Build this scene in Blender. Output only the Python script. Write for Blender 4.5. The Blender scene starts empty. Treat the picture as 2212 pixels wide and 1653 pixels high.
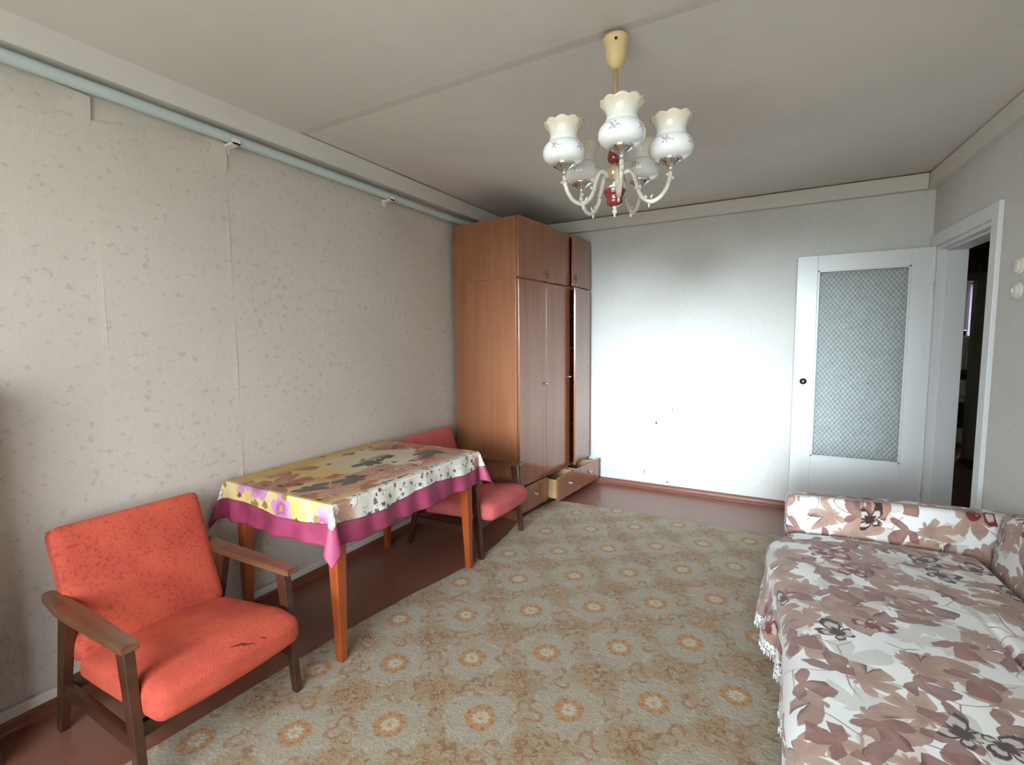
import bpy, bmesh, math, random
from mathutils import Vector, Matrix, noise as mnoise
random.seed(7)
PI = math.pi
sc = bpy.context.scene
COL = sc.collection
# ------------------------------------------------------------------ camera
W_, H_ = 2212, 1653
cam_d = bpy.data.cameras.new('camera')
cam_d.sensor_fit = 'HORIZONTAL'; cam_d.sensor_width = 36.0
cam_d.lens = 1050.226 / W_ * 36.0
cam_d.clip_start = 0.02; cam_d.clip_end = 500
cam = bpy.data.objects.new('camera', cam_d); COL.objects.link(cam)
rv = Vector((0.87190309, 0.48958626, -0.00950272)); uv_ = Vector((-0.03464605, 0.08103523, 0.9961089)); fv = Vector((-0.48845129, 0.86818119, -0.08761709))
cam.matrix_world = Matrix(((rv.x, uv_.x, -fv.x, 0.0), (rv.y, uv_.y, -fv.y, 0.0), (rv.z, uv_.z, -fv.z, 1.38853), (0, 0, 0, 1)))
sc.camera = cam
# ------------------------------------------------------------------ view, world, portals
sc.view_settings.view_transform = 'Standard'
sc.view_settings.look = 'None'
sc.view_settings.gamma = 1.0
sc.view_settings.use_curve_mapping = False
sc.view_settings.exposure = 2.05
sc.cycles.use_denoising = True
sc.cycles.max_bounces = 8
sc.cycles.diffuse_bounces = 4
sc.cycles.glossy_bounces = 4
sc.cycles.transmission_bounces = 8
sc.cycles.adaptive_threshold = 0.05
sc.cycles.adaptive_min_samples = 12
sc.cycles.sample_clamp_indirect = 8.0
world = bpy.data.worlds.new('overcast_sky'); sc.world = world
world.use_nodes = True
bg = world.node_tree.nodes['Background']
bg.inputs['Color'].default_value = (0.86, 0.95, 1.0, 1)
bg.inputs['Strength'].default_value = 3.4
# hazy low sun behind the camera, shining in through the window onto the far wall
sun_d = bpy.data.lights.new('hazy_sun_offscreen', 'SUN'); sun_d.energy = 1.75; sun_d.angle = math.radians(16); sun_d.color = (0.78, 0.93, 1.0)
sun = bpy.data.objects.new('hazy_sun_offscreen', sun_d); COL.objects.link(sun)
sun.rotation_euler = Vector((-0.055, 1.0, -math.tan(math.radians(7.0)))).to_track_quat('-Z', 'Y').to_euler()
sun.location = (-0.6, -8, 3)
# room constants (metres, camera above the origin)
XL, YB, YR, HC = -2.385, 4.47, -0.95, 2.5
SK = -0.0720762                      # the right wall is not quite parallel to the left one
XR = 0.8704                          # right wall at the back corner
ANG = math.atan(-SK)
def xr(y): return XR + SK * (y - YB)
WIN = (-1.60, 0.55, 0.55, 2.25)       # window in the wall behind the camera: x0 x1 z0 z1
def portal(name, loc, rot, sx, sy):
    d = bpy.data.lights.new(name, 'AREA'); d.shape = 'RECTANGLE'; d.size = sx; d.size_y = sy
    d.cycles.is_portal = True
    o = bpy.data.objects.new(name, d); COL.objects.link(o); o.location = loc; o.rotation_euler = rot
portal('window_rear_offscreen', ((WIN[0] + WIN[1]) / 2, YR - 0.16, (WIN[2] + WIN[3]) / 2), (PI / 2, 0, 0), WIN[1] - WIN[0], WIN[3] - WIN[2])

# ------------------------------------------------------------------ node helper
class X:
    def __init__(s, k): s.k = k
    def __add__(a, b): return m_('ADD', a, b)
    __radd__ = __add__
    def __sub__(a, b): return m_('SUBTRACT', a, b)
    def __rsub__(a, b): return m_('SUBTRACT', b, a)
    def __mul__(a, b): return m_('MULTIPLY', a, b)
    __rmul__ = __mul__
    def __truediv__(a, b): return m_('DIVIDE', a, b)
    def __neg__(a): return m_('MULTIPLY', a, -1.0)
T = None
def put(sock, v):
    if isinstance(v, X): T.links.new(v.k, sock)
    elif isinstance(v, (int, float)):
        try: sock.default_value = v
        except TypeError: sock.default_value = (v, v, v)
    else:
        v = tuple(v)
        if sock.type == 'RGBA' and len(v) == 3: v = v + (1,)
        sock.default_value = v
def m_(op, a, b=0.0, c=None, clamp=False):
    n = T.nodes.new('ShaderNodeMath'); n.operation = op; n.use_clamp = clamp
    put(n.inputs[0], a); put(n.inputs[1], b)
    if c is not None: put(n.inputs[2], c)
    return X(n.outputs[0])
sin_ = lambda a: m_('SINE', a)
cos_ = lambda a: m_('COSINE', a)
abs_ = lambda a: m_('ABSOLUTE', a)
min_ = lambda a, b: m_('MINIMUM', a, b)
max_ = lambda a, b: m_('MAXIMUM', a, b)
pow_ = lambda a, b: m_('POWER', a, b)
floor_ = lambda a: m_('FLOOR', a)
sqrt_ = lambda a: m_('SQRT', a)
atan2_ = lambda a, b: m_('ARCTAN2', a, b)
def ss(v, lo, hi):                     # smoothstep lo..hi (hi<lo flips it)
    if hi < lo: return 1.0 - ss(v, hi, lo)
    n = T.nodes.new('ShaderNodeMapRange'); n.interpolation_type = 'SMOOTHSTEP'
    put(n.inputs[0], v); n.inputs[1].default_value = lo; n.inputs[2].default_value = hi
    return X(n.outputs[0])
def mix(f, a, b):
    n = T.nodes.new('ShaderNodeMix'); n.data_type = 'RGBA'
    put(n.inputs[0], f); put(n.inputs[6], a); put(n.inputs[7], b)
    return X(n.outputs[2])
def sep(v):
    n = T.nodes.new('ShaderNodeSeparateXYZ'); put(n.inputs[0], v)
    return X(n.outputs[0]), X(n.outputs[1]), X(n.outputs[2])
def comb(x, y, z=0.0):
    n = T.nodes.new('ShaderNodeCombineXYZ'); put(n.inputs[0], x); put(n.inputs[1], y); put(n.inputs[2], z)
    return X(n.outputs[0])
def vadd(a, b, op='ADD'):
    n = T.nodes.new('ShaderNodeVectorMath'); n.operation = op; put(n.inputs[0], a); put(n.inputs[1], b)
    return X(n.outputs[0])
def vscale(v, s):
    n = T.nodes.new('ShaderNodeMapping'); put(n.inputs[0], v); n.inputs['Scale'].default_value = s
    return X(n.outputs[0])
def noise(v, scale, detail=3.0, rough=0.55, dist=0.0):
    n = T.nodes.new('ShaderNodeTexNoise'); put(n.inputs['Vector'], v); n.inputs['Scale'].default_value = scale
    n.inputs['Detail'].default_value = detail; n.inputs['Roughness'].default_value = rough; n.inputs['Distortion'].default_value = dist
    return X(n.outputs['Fac'])
def noisec(v, scale, detail=2.0):
    n = T.nodes.new('ShaderNodeTexNoise'); put(n.inputs['Vector'], v); n.inputs['Scale'].default_value = scale
    n.inputs['Detail'].default_value = detail
    return X(n.outputs['Color'])
def vor(v, scale, rnd=1.0, feat='F1', dim='2D'):
    n = T.nodes.new('ShaderNodeTexVoronoi'); n.voronoi_dimensions = dim; n.feature = feat
    put(n.inputs['Vector'], v); n.inputs['Scale'].default_value = scale; n.inputs['Randomness'].default_value = rnd
    if feat == 'DISTANCE_TO_EDGE': return X(n.outputs['Distance'])
    return X(n.outputs['Distance']), X(n.outputs['Color']), X(n.outputs['Position'])
def coord(kind='Object'):
    n = T.nodes.new('ShaderNodeTexCoord'); return X(n.outputs[kind])
def uvmap(): return coord('UV')
def warp(v, scale, amt):
    c = vadd(noisec(v, scale), (0.5, 0.5, 0.5), 'SUBTRACT')
    n = T.nodes.new('ShaderNodeVectorMath'); n.operation = 'SCALE'; put(n.inputs[0], c); n.inputs['Scale'].default_value = amt
    return vadd(v, X(n.outputs[0]))
def bump(h, strength=0.3, dist=0.01):
    n = T.nodes.new('ShaderNodeBump'); put(n.inputs['Height'], h); n.inputs['Strength'].default_value = strength; n.inputs['Distance'].default_value = dist
    return X(n.outputs[0])
MATS = {}
def material(name, fn=None, color=(0.5, 0.5, 0.5), rough=0.6, metal=0.0, **kw):
    global T
    mt = bpy.data.materials.new(name); mt.use_nodes = True
    T = mt.node_tree
    P = T.nodes['Principled BSDF']
    put(P.inputs['Base Color'], color); P.inputs['Roughness'].default_value = rough; P.inputs['Metallic'].default_value = metal
    for k, v in kw.items(): put(P.inputs[k.replace('_', ' ')], v)
    if fn: fn(P)
    MATS[name] = mt
    return mt
def setp(P, **kw):
    for k, v in kw.items(): put(P.inputs[k.replace('_', ' ')], v)

def motif(v, scale, R, lobes, fan=0.0, edge=0.012, seed=(0, 0), power=0.7, base=0.55):
    """one lobed leaf or flower in each random cell: returns mask, r/size, angle, random colour sockets"""
    v = vadd(v, (seed[0], seed[1], 0))
    d, c, pos = vor(v, scale)
    lx, ly, _ = sep(vadd(v, pos, 'SUBTRACT'))
    cr, cg, cb = sep(c)
    a0 = cr * (2 * PI)
    r = sqrt_(lx * lx + ly * ly)
    th = atan2_(ly, lx) + a0
    lob = pow_(abs_(cos_(th * (lobes / 2.0))), power)
    size = (base + (1 - base) * lob) * R * (0.75 + 0.5 * cg)
    if fan: size = size * ((1 - fan) + fan * cos_(th))
    mask = ss(size - r, -edge, edge)
    return mask, r / (size + 0.0001), th, cg, cb

# ------------------------------------------------------------------ materials
def mk_wallpaper(name, base, spot, spot_amt, seed, stain=0.0):
    def fn(P):
        o = vadd(coord('Object'), (seed, seed, seed))
        x, y, z = sep(o)
        q = comb(x + y, z, 0.0)
        n1 = noise(q, 1.3, 4)
        fl = noise(warp(q, 26, 0.035), 34.0, 1, 0.5)
        clump = noise(q, 2.2, 2)
        m = ss(fl + 0.20 * clump, 0.69, 0.84)
        col = mix(ss(n1, 0.3, 0.75), base, tuple(b * 0.90 for b in base))
        fine = noise(vscale(q, (90, 22, 1)), 1.0, 3)
        col = mix(ss(fine, 0.45, 0.75) * 0.16, col, tuple(b * 0.72 for b in base))
        col = mix(m * spot_amt, col, spot)
        if stain:
            col = mix(ss(noise(q, 0.8, 3), 0.5, 0.75) * stain, col, (0.42, 0.36, 0.28))
        h = noise(vscale(q, (160, 60, 1)), 1.0, 3)
        setp(P, Base_Color=col, Roughness=0.75, Normal=bump(h, 0.30, 0.003))
    return material(name, fn)
mk_wallpaper('wallpaper_left', (0.60, 0.535, 0.475), (0.36, 0.315, 0.27), 0.5, 0.0, 0.0)
mk_wallpaper('wallpaper_back', (0.66, 0.655, 0.63), (0.50, 0.48, 0.45), 0.25, 5.0, 0.12)
mk_wallpaper('wallpaper_right', (0.66, 0.655, 0.63), (0.50, 0.48, 0.45), 0.25, 9.0, 0.12)
def f_plaster(P):
    o = coord('Object')
    n1 = noise(o, 1.1, 5); n2 = noise(o, 45, 3)
    col = mix(ss(n1, 0.35, 0.7), (0.70, 0.655, 0.61), (0.63, 0.59, 0.545))
    setp(P, Base_Color=col, Roughness=0.85, Normal=bump(n2 + 2 * n1, 0.2, 0.004))
material('ceiling_whitewash', f_plaster)
def f_cornice(P):
    o = coord('Object'); n1 = noise(o, 3.0, 4)
    setp(P, Base_Color=mix(n1, (0.70, 0.66, 0.61), (0.60, 0.56, 0.51)), Roughness=0.8, Normal=bump(noise(o, 60, 3), 0.15, 0.003))
material('cornice_paint', f_cornice)
def f_plain(P):
    o = coord('Object'); n1 = noise(o, 2.0, 4)
    setp(P, Base_Color=mix(n1, (0.62, 0.58, 0.51), (0.52, 0.48, 0.42)), Roughness=0.85)
material('bare_plaster', f_plain)
def f_floor(P):
    o = coord('Object')
    x, y, z = sep(o)
    n1 = noise(o, 2.0, 4); n2 = noise(vscale(o, (60, 4, 1)), 1.0, 4)
    col = mix(n1, (0.26, 0.105, 0.068), (0.205, 0.080, 0.052))
    col = mix(ss(n2, 0.55, 0.8) * 0.35, col, (0.25, 0.11, 0.07))
    setp(P, Base_Color=col, Roughness=0.33, Specular_IOR_Level=0.75, Normal=bump(n2, 0.06, 0.002))
material('floor_paint', f_floor)
def f_base(P):
    o = coord('Object'); n = noise(vscale(o, (3, 3, 60)), 1.0, 4)
    setp(P, Base_Color=mix(n, (0.24, 0.075, 0.045), (0.15, 0.045, 0.03)), Roughness=0.35)
material('skirting_brown', f_base)

# carpet: lattice measured on the floor
LA, LB, LO = (0.2699, 0.1875), (-0.2145, 0.2626), (-1.199, 1.206)
def f_carpet(P):
    o = coord('Object')
    w = warp(o, 22, 0.022)
    x, y, z = sep(w)
    det = LA[0] * LB[1] - LA[1] * LB[0]
    px, py = x - LO[0], y - LO[1]
    s = (px * LB[1] - py * LB[0]) / det
    t = (py * LA[0] - px * LA[1]) / det
    def cell(s, t):
        fs = s - floor_(s + 0.5); ft = t - floor_(t + 0.5)
        lx = fs * LA[0] + ft * LB[0]; ly = fs * LA[1] + ft * LB[1]
        return sqrt_(lx * lx + ly * ly), atan2_(ly, lx)
    r1, a1 = cell(s, t)
    r2, a2 = cell(s + 0.5, t + 0.5)
    r3, a3 = cell(s + 0.5, t)
    r4, a4 = cell(s, t + 0.5)
    nA = noise(o, 9, 4); nB = noise(o, 38, 3); nC = noise(o, 85, 2)
    col = mix(ss(nA, 0.35, 0.7), (0.37, 0.31, 0.21), (0.33, 0.26, 0.16))
    # pale halo round each medallion
    rh = r1 + 0.05 * (noise(o, 11, 2) - 0.5) + 0.008 * sin_(a1 * 7.0)
    halo = ss(rh, 0.165, 0.105) * ss(r1, 0.045, 0.07)
    col = mix(halo * (0.35 + 0.4 * ss(nB, 0.4, 0.6)), col, (0.39, 0.35, 0.285))
    rim = ss(abs_(r1 - (0.128 + 0.008 * sin_(a1 * 9.0))), 0.012, 0.003)
    col = mix(rim * 0.2 * ss(nB, 0.35, 0.6), col, (0.60, 0.58, 0.53))
    # orange ring
    ring = ss(r1 + 0.003 * cos_(a1 * 8.0) + 0.024 * (nB - 0.5), 0.063, 0.054) * ss(r1, 0.024, 0.030)
    col = mix(ring * (0.55 + 0.45 * ss(nB, 0.38, 0.55)), col, (0.43, 0.225, 0.085))
    dots = ring * ss(r1, 0.036, 0.050) * ss(cos_(a1 * 8.0 + 0.6), 0.1, 0.8)
    col = mix(dots * 0.75, col, (0.33, 0.105, 0.035))
    heart = ss(r1 + 0.004 * cos_(a1 * 9.0), 0.033, 0.028)
    col = mix(heart * 0.75, col, (0.53, 0.47, 0.35))
    col = mix(ss(r1, 0.011, 0.007) * 0.7, col, (0.40, 0.24, 0.10))
    # brown flower bunches in between
    pet = 0.5 + 0.5 * cos_(a2 * 5.0 + 8.0 * nA)
    patch = ss(r2 + 0.05 * (nA - 0.5), 0.115, 0.06) * ss(nB + 0.18 * pet, 0.44, 0.62)
    col = mix(patch * 0.7, col, (0.37, 0.205, 0.085))
    dk = ss(r2, 0.12, 0.03) * ss(abs_(noise(o, 22, 2, 0.5, 1.2) - 0.5), 0.05, 0.02) * ss(nB, 0.40, 0.52)
    col = mix(dk * 0.85, col, (0.20, 0.085, 0.035))
    # scrolls and leaf flecks
    for (rr, aa, k) in ((r3, a3, 1.3), (r4, a4, 2.9)):
        scr = ss(abs_(rr - (0.045 + 0.018 * sin_(aa * 3.0 + k))), 0.013, 0.004) * ss(noise(vadd(o, (k, k, 0)), 13, 2), 0.44, 0.54)
        col = mix(scr * 0.75, col, (0.29, 0.135, 0.05))
        lf = ss(rr, 0.10, 0.04) * ss(nB, 0.52, 0.62)
        col = mix(lf * 0.6, col, (0.40, 0.20, 0.085))
    fl = ss(r1, 0.10, 0.14) * ss(noise(vadd(o, (7, 3, 0)), 30, 2, 0.5, 0.6), 0.59, 0.66)
    col = mix(fl * 0.7, col, (0.22, 0.105, 0.05))
    col = mix(ss(nC, 0.45, 0.8) * 0.35, col, (0.22, 0.18, 0.13))
    setp(P, Base_Color=col, Roughness=0.95, Normal=bump(nC + 0.6 * nB, 0.5, 0.008), Sheen_Weight=0.15)
material('carpet_medallion', f_carpet)

def mk_wood(name, c1, c2, rough, axis='z', coat=0.0, streak=1.0):
    def fn(P):
        o = coord('Object')
        sc_ = {'z': (14, 14, 0.7), 'x': (0.9, 14, 14), 'y': (14, 0.9, 14)}[axis]
        v = vscale(o, sc_)
        n1 = noise(v, 1.0, 5, 0.6, 0.6); n2 = noise(v, 6.0, 3); n3 = noise(o, 1.6, 2)
        col = mix(ss(n1, 0.3, 0.72), c1, c2)
        col = mix(ss(n2, 0.55, 0.75) * 0.4 * streak, col, tuple(0.6 * k for k in c2))
        col = mix(ss(n3, 0.35, 0.7) * 0.3, col, tuple(0.8 * k for k in c1))
        setp(P, Base_Color=col, Roughness=rough, Coat_Weight=coat, Coat_Roughness=0.12, Normal=bump(n2, 0.05, 0.002))
    return material(name, fn)
mk_wood('wardrobe_veneer_side', (0.325, 0.135, 0.066), (0.265, 0.100, 0.046), 0.35, 'z', 0.2)
mk_wood('wardrobe_veneer_front', (0.34, 0.125, 0.058), (0.26, 0.085, 0.040), 0.22, 'z', 0.6)
mk_wood('drawer_pine', (0.62, 0.42, 0.22), (0.54, 0.34, 0.16), 0.6, 'x')
material('wardrobe_inside', color=(0.325, 0.17, 0.09), rough=0.8)
mk_wood('table_wood', (0.37, 0.078, 0.018), (0.28, 0.052, 0.012), 0.3, 'z', 0.3)
mk_wood('chair_wood', (0.075, 0.029, 0.016), (0.045, 0.017, 0.009), 0.3, 'x', 0.3)
mk_wood('chair_arm_wood', (0.19, 0.088, 0.040), (0.105, 0.043, 0.020), 0.28, 'x', 0.3)
mk_wood('dark_cabinet_wood', (0.05, 0.022, 0.015), (0.035, 0.014, 0.01), 0.5, 'z')
def mk_uphol(name, c1, c2, c3, tears, flk=0.5):
    def fn(P):
        o = coord('Object')
        x, y, z = sep(o)
        n1 = noise(o, 6, 4); n2 = noise(warp(o, 40, 0.03), 75, 2); n3 = noise(o, 160, 2)
        col = mix(ss(n1, 0.3, 0.7), c1, c2)
        fl = ss(n2 + 0.30 * (noise(o, 7, 2) - 0.5), 0.57, 0.66)
        col = mix(fl * flk, col, c3)
        col = mix(ss(noise(vadd(o, (4, 4, 4)), 75, 2), 0.60, 0.70) * flk, col, c3)
        if tears:
            for (x0, y0, x1, y1, wd) in tears:
                L2 = (x1 - x0) ** 2 + (y1 - y0) ** 2
                wx = x + 0.02 * (noise(o, 18, 2) - 0.5); wy = y + 0.03 * (noise(vadd(o, (3, 1, 0)), 18, 2) - 0.5)
                t = m_('ADD', ((wx - x0) * (x1 - x0) + (wy - y0) * (y1 - y0)) / L2, 0.0, clamp=True)
                dx = wx - (x0 + t * (x1 - x0)); dy = wy - (y0 + t * (y1 - y0))
                d = sqrt_(dx * dx + dy * dy)
                w = wd * (0.25 + 0.75 * sin_(t * PI))
                col = mix(ss(d - w, 0.0015, -0.001), col, (0.10, 0.012, 0.012))
        setp(P, Base_Color=col, Roughness=0.9, Sheen_Weight=0.35, Sheen_Tint=c1 + (1,), Normal=bump(n3 + 0.6 * n2, 0.35, 0.004))
    return material(name, fn)
mk_uphol('upholstery_back', (0.58, 0.096, 0.050), (0.47, 0.066, 0.038), (0.15, 0.014, 0.018), None, 0.42)
mk_uphol('upholstery_seat', (0.58, 0.096, 0.050), (0.47, 0.066, 0.038), (0.34, 0.035, 0.035), flk=0.35, tears=[(0.255, -0.02, 0.285, 0.05, 0.004), (0.275, 0.075, 0.283, 0.095, 0.002), (-0.09, 0.165, -0.02, 0.20, 0.003), (-0.02, 0.20, 0.16, 0.222, 0.0025)])
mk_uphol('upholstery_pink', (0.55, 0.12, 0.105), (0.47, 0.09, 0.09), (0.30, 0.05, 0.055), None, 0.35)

FAB_W = (0.70, 0.70, 0.68)
def leafy(v, scale, R, lobes, fan, seed, power, base, edge=0.003, irr=0.55):
    v = vadd(v, (seed[0], seed[1], 0))
    d, c, pos = vor(v, scale)
    lx, ly, _ = sep(vadd(v, pos, 'SUBTRACT'))
    cr, cg, cb = sep(c)
    th = atan2_(ly, lx) + cr * (2 * PI)
    r = sqrt_(lx * lx + ly * ly)
    k = noise(comb(cos_(th) + cb * 17.0, sin_(th), cg * 9.0), 1.6, 2)
    lob = pow_(abs_(cos_(th * (lobes / 2.0))), power)
    size = (base + (1 - base) * lob) * (R * ((1 - irr) + 2 * irr * k)) * ((1 - fan) + fan * cos_(th))
    return ss(size - r, -edge, edge), r / (size + 0.0001), th, cg, cb
def f_bed(P):
    u = uvmap()
    w = warp(u, 4.0, 0.10)
    w2 = warp(warp(u, 6.0, 0.05), 24.0, 0.016)
    nA = noise(u, 10, 3); nB = noise(u, 45, 3)
    col = mix(ss(noise(u, 2.6, 2), 0.42, 0.62), (0.74, 0.74, 0.73), (0.66, 0.675, 0.665))
    # pale washes
    mk, r, th, g, b = leafy(w, 4.6, 0.16, 5, 0.45, (3.3, 1.7), 0.8, 0.35)
    col = mix(mk * 0.8, col, mix(ss(b, 0.3, 0.7), (0.50, 0.485, 0.44), (0.54, 0.46, 0.42)))
    # stems
    e = vor(warp(vadd(u, (1.1, 4.2, 0)), 3.0, 0.22), 5.6, 1.0, 'DISTANCE_TO_EDGE')
    stem = ss(e, 0.016, 0.010) * ss(noise(vadd(u, (2, 7, 0)), 4.0, 1), 0.44, 0.50)
    col = mix(stem * 0.8, col, mix(ss(nA, 0.4, 0.6), (0.33, 0.21, 0.19), (0.20, 0.09, 0.085)))
    # fanned vine leaves in three overlapping layers
    for (sd, s_, R, lb, fn_, pw, bs_, c1, c2) in (((0.2, 0.9), 5.6, 0.165, 5, 0.48, 0.9, 0.30, (0.34, 0.20, 0.145), (0.26, 0.135, 0.095)),
                                         ((6.1, 2.3), 6.2, 0.140, 7, 0.42, 0.8, 0.36, (0.29, 0.145, 0.105), (0.37, 0.24, 0.175)),
                                         ((2.7, 5.9), 7.0, 0.125, 4, 0.50, 1.2, 0.22, (0.26, 0.12, 0.09), (0.19, 0.07, 0.058))):
        mk, r, th, g, b = leafy(w2, s_, R, lb, fn_, sd, pw, bs_)
        keep = ss(b, 0.34, 0.36)
        lc = mix(ss(nA + 0.35 * r, 0.45, 0.85), c1, c2)
        streak = ss(noise(comb(th * 3.0 + g * 30.0, r * 0.8, 0.0), 2.6, 2), 0.52, 0.66)
        lc = mix(streak * 0.45, lc, (0.24, 0.11, 0.095))
        vein = ss(abs_(cos_(th * (lb / 2.0))), 0.14, 0.02) * ss(r, 1.0, 0.3)
        lc = mix(vein * 0.35, lc, (0.20, 0.09, 0.08))
        tip = ss(r, 0.45, 0.85) * ss(cos_(th - 0.55), 0.93, 0.985) * ss(g, 0.40, 0.45)
        lc = mix(tip * 0.95, lc, (0.085, 0.014, 0.018))
        col = mix(mk * keep * 0.92, col, lc)
    # small dark looped blossoms
    mk, r, th, g, b = leafy(warp(u, 20, 0.02), 5.2, 0.085, 4, 0.25, (9.4, 5.5), 0.8, 0.22)
    ring = mk * ss(b, 0.58, 0.60)
    hole = ss(abs_(r - 0.55), 0.22, 0.12) * ss(abs_(cos_(th * 2.0)), 0.45, 0.7)
    dc = mix(ss(g, 0.45, 0.55), (0.16, 0.010, 0.018), (0.035, 0.010, 0.008))
    dc = mix(hole * 0.85, dc, (0.55, 0.46, 0.42))
    col = mix(ring, col, dc)
    setp(P, Base_Color=col, Roughness=0.8, Sheen_Weight=0.2, Normal=bump(noise(u, 350, 2) + 0.5 * nB, 0.15, 0.002))
material('bedspread_print', f_bed)
def f_lace(P):
    u = uvmap()
    x, y, z = sep(u)
    hole = ss(vor(u, 70.0, 0.6)[0], 0.32, 0.26)
    col = mix(hole * 0.75, (0.75, 0.75, 0.75), (0.12, 0.10, 0.10))
    setp(P, Base_Color=col, Roughness=0.85)
material('lace_white', f_lace)
material('piping_taupe', color=(0.20, 0.13, 0.11), rough=0.8)

# tablecloth: UV in metres from the table centre, unfolded; HW/HV are the half sizes of the top
TX0, TX1, TY0, TY1, TZ = -2.335, -1.592, 1.322, 2.398, 0.72
HW, HV = (TX1 - TX0) / 2, (TY1 - TY0) / 2
DROP = 0.188
def f_cloth(P):
    uv = uvmap()
    u, v, _ = sep(uv)
    au, av = abs_(u) - HW, abs_(v) - HV
    e = max_(au, av)
    w = warp(uv, 12, 0.03)
    nA = noise(uv, 10, 3); nB = noise(uv, 40, 3)
    cream, yellow, pink = (0.62, 0.54, 0.38), (0.66, 0.44, 0.13), (0.60, 0.50, 0.46)
    col = mix(ss(v + 0.25 * u + 0.3 * (nA - 0.5), -0.30, 0.05), (0.62, 0.44, 0.18), cream)
    col = mix(ss(nA, 0.40, 0.58) * ss(u, -0.1, 0.2) * ss(v, -0.2, 0.1), col, pink)
    # yellow wall side
    col = mix(ss(u + 0.2 * (nA - 0.5), -0.22, -0.36), col, (0.62, 0.36, 0.10))
    # broad brown foliage through the middle
    mk, r, th, g, b = leafy(vscale(w, (1.0, 0.62, 1)), 4.4, 0.26, 7, 0.30, (2.2, 0.4), 0.9, 0.40)
    band = ss(u, -0.34, -0.20) * ss(u, 0.36, 0.26)
    lc = mix(ss(nA + 0.25 * r, 0.4, 0.8), (0.46, 0.245, 0.155), (0.36, 0.15, 0.085))
    lc = mix(ss(abs_(cos_(th * 3.5)), 0.3, 0.05) * ss(nB, 0.4, 0.6) * 0.8, lc, (0.64, 0.52, 0.44))
    col = mix(mk * band * ss(b, 0.15, 0.2), col, lc)
    mk, r, th, g, b = leafy(vscale(w, (1.0, 0.58, 1)), 5.4, 0.21, 5, 0.25, (8.8, 2.9), 0.8, 0.45)
    lc2 = mix(ss(noise(comb(th * 2.0, r, g * 5.0), 2.2, 2), 0.42, 0.62), (0.50, 0.30, 0.21), (0.40, 0.18, 0.11))
    lc2 = mix(ss(nB, 0.60, 0.70) * 0.7, lc2, (0.66, 0.56, 0.48))
    col = mix(mk * band * ss(b, 0.60, 0.63), col, lc2)
    mk, r, th, g, b = motif(vscale(w, (1.0, 0.8, 1)), 6.5, 0.080, 3, 0.45, 0.003, (7.7, 3.1), 0.6, 0.3)
    col = mix(mk * ss(b, 0.72, 0.76), col, (0.38, 0.15, 0.07))
    mk, r, th, g, b = leafy(vscale(w, (1.0, 0.75, 1)), 5.4, 0.105, 5, 0.28, (4.9, 8.3), 0.8, 0.42, 0.003, 0.45)
    col = mix(mk * ss(b, 0.55, 0.60) * ss(u, -0.12, -0.02) * ss(au, 0.0, -0.02), col, mix(nA, (0.105, 0.095, 0.085), (0.16, 0.14, 0.12)))
    mk, r, th, g, b = leafy(vscale(w, (1.0, 0.7, 1)), 7.0, 0.085, 5, 0.35, (1.9, 6.6), 0.9, 0.30, 0.003, 0.7)
    col = mix(mk * ss(b, 0.66, 0.70) * ss(u, 0.05, -0.05), col, mix(r, (0.38, 0.08, 0.14), (0.33, 0.10, 0.05)))
    mk, r, th, g, b = motif(w, 13.0, 0.030, 3, 0.4, 0.002, (0.7, 2.6), 0.6, 0.3)
    col = mix(mk * ss(b, 0.86, 0.88), col, (0.17, 0.045, 0.025))
    # long room side: white with scrolls
    side = ss(au + 0.03 * (nA - 0.5), -0.035, -0.02) * ss(u, 0.0, 0.1)
    scol = mix(ss(nA, 0.35, 0.7), (0.74, 0.72, 0.66), (0.66, 0.62, 0.54))
    sq = vor(warp(uv, 16, 0.05), 22, 1.0, 'DISTANCE_TO_EDGE')
    scol = mix(ss(sq, 0.05, 0.02) * ss(noise(vadd(uv, (5, 5, 0)), 18, 2), 0.5, 0.58) * 0.9, scol, (0.30, 0.12, 0.08))
    mk, r, th, g, b = motif(warp(uv, 26, 0.02), 26, 0.016, 3, 0.4, 0.002, (3, 3))
    scol = mix(mk * ss(b, 0.35, 0.4) * 0.9, scol, (0.13, 0.055, 0.04))
    endb = max_(ss(v, -HV + 0.14, -HV + 0.08), ss(v, HV - 0.16, HV - 0.10))
    blob = ss(vor(warp(uv, 9, 0.03), 13)[0], 0.55, 0.45)
    scol = mix(endb * blob, scol, mix(nB, (0.46, 0.27, 0.18), (0.36, 0.19, 0.13)))
    col = mix(side, col, scol)
    # near side: yellow with purple flowers
    near = ss(-v - HV, -0.02, 0.0) * ss(au, 0.02, 0.0)
    ncol = mix(ss(nA, 0.4, 0.6), (0.72, 0.50, 0.16), (0.70, 0.58, 0.30))
    mk, r, th, g, b = leafy(warp(uv, 18, 0.02), 6.4, 0.085, 5, 0.12, (0.45, 0.16), 0.6, 0.50, 0.004, 0.5)
    fl = mix(ss(r, 0.25, 0.75), (0.40, 0.10, 0.26), (0.56, 0.28, 0.52))
    fl = mix(ss(r, 0.22, 0.14), fl, (0.45, 0.30, 0.05))
    fl = mix(ss(abs_(cos_(th * 2.5)), 0.3, 0.05) * 0.7, fl, (0.30, 0.06, 0.17))
    ncol = mix(mk * ss(b, 0.25, 0.3), ncol, fl)
    mk, r, th, g, b = motif(uv, 15.0, 0.026, 3, 0.4, 0.002, (4.4, 1.2))
    ncol = mix(mk * ss(b, 0.5, 0.55), ncol, mix(ss(g, 0.4, 0.6), (0.32, 0.06, 0.06), (0.30, 0.21, 0.05)))
    col = mix(near, col, ncol)
    # corners: white netting
    cor = ss(min_(au, av), 0.0, 0.015)
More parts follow.
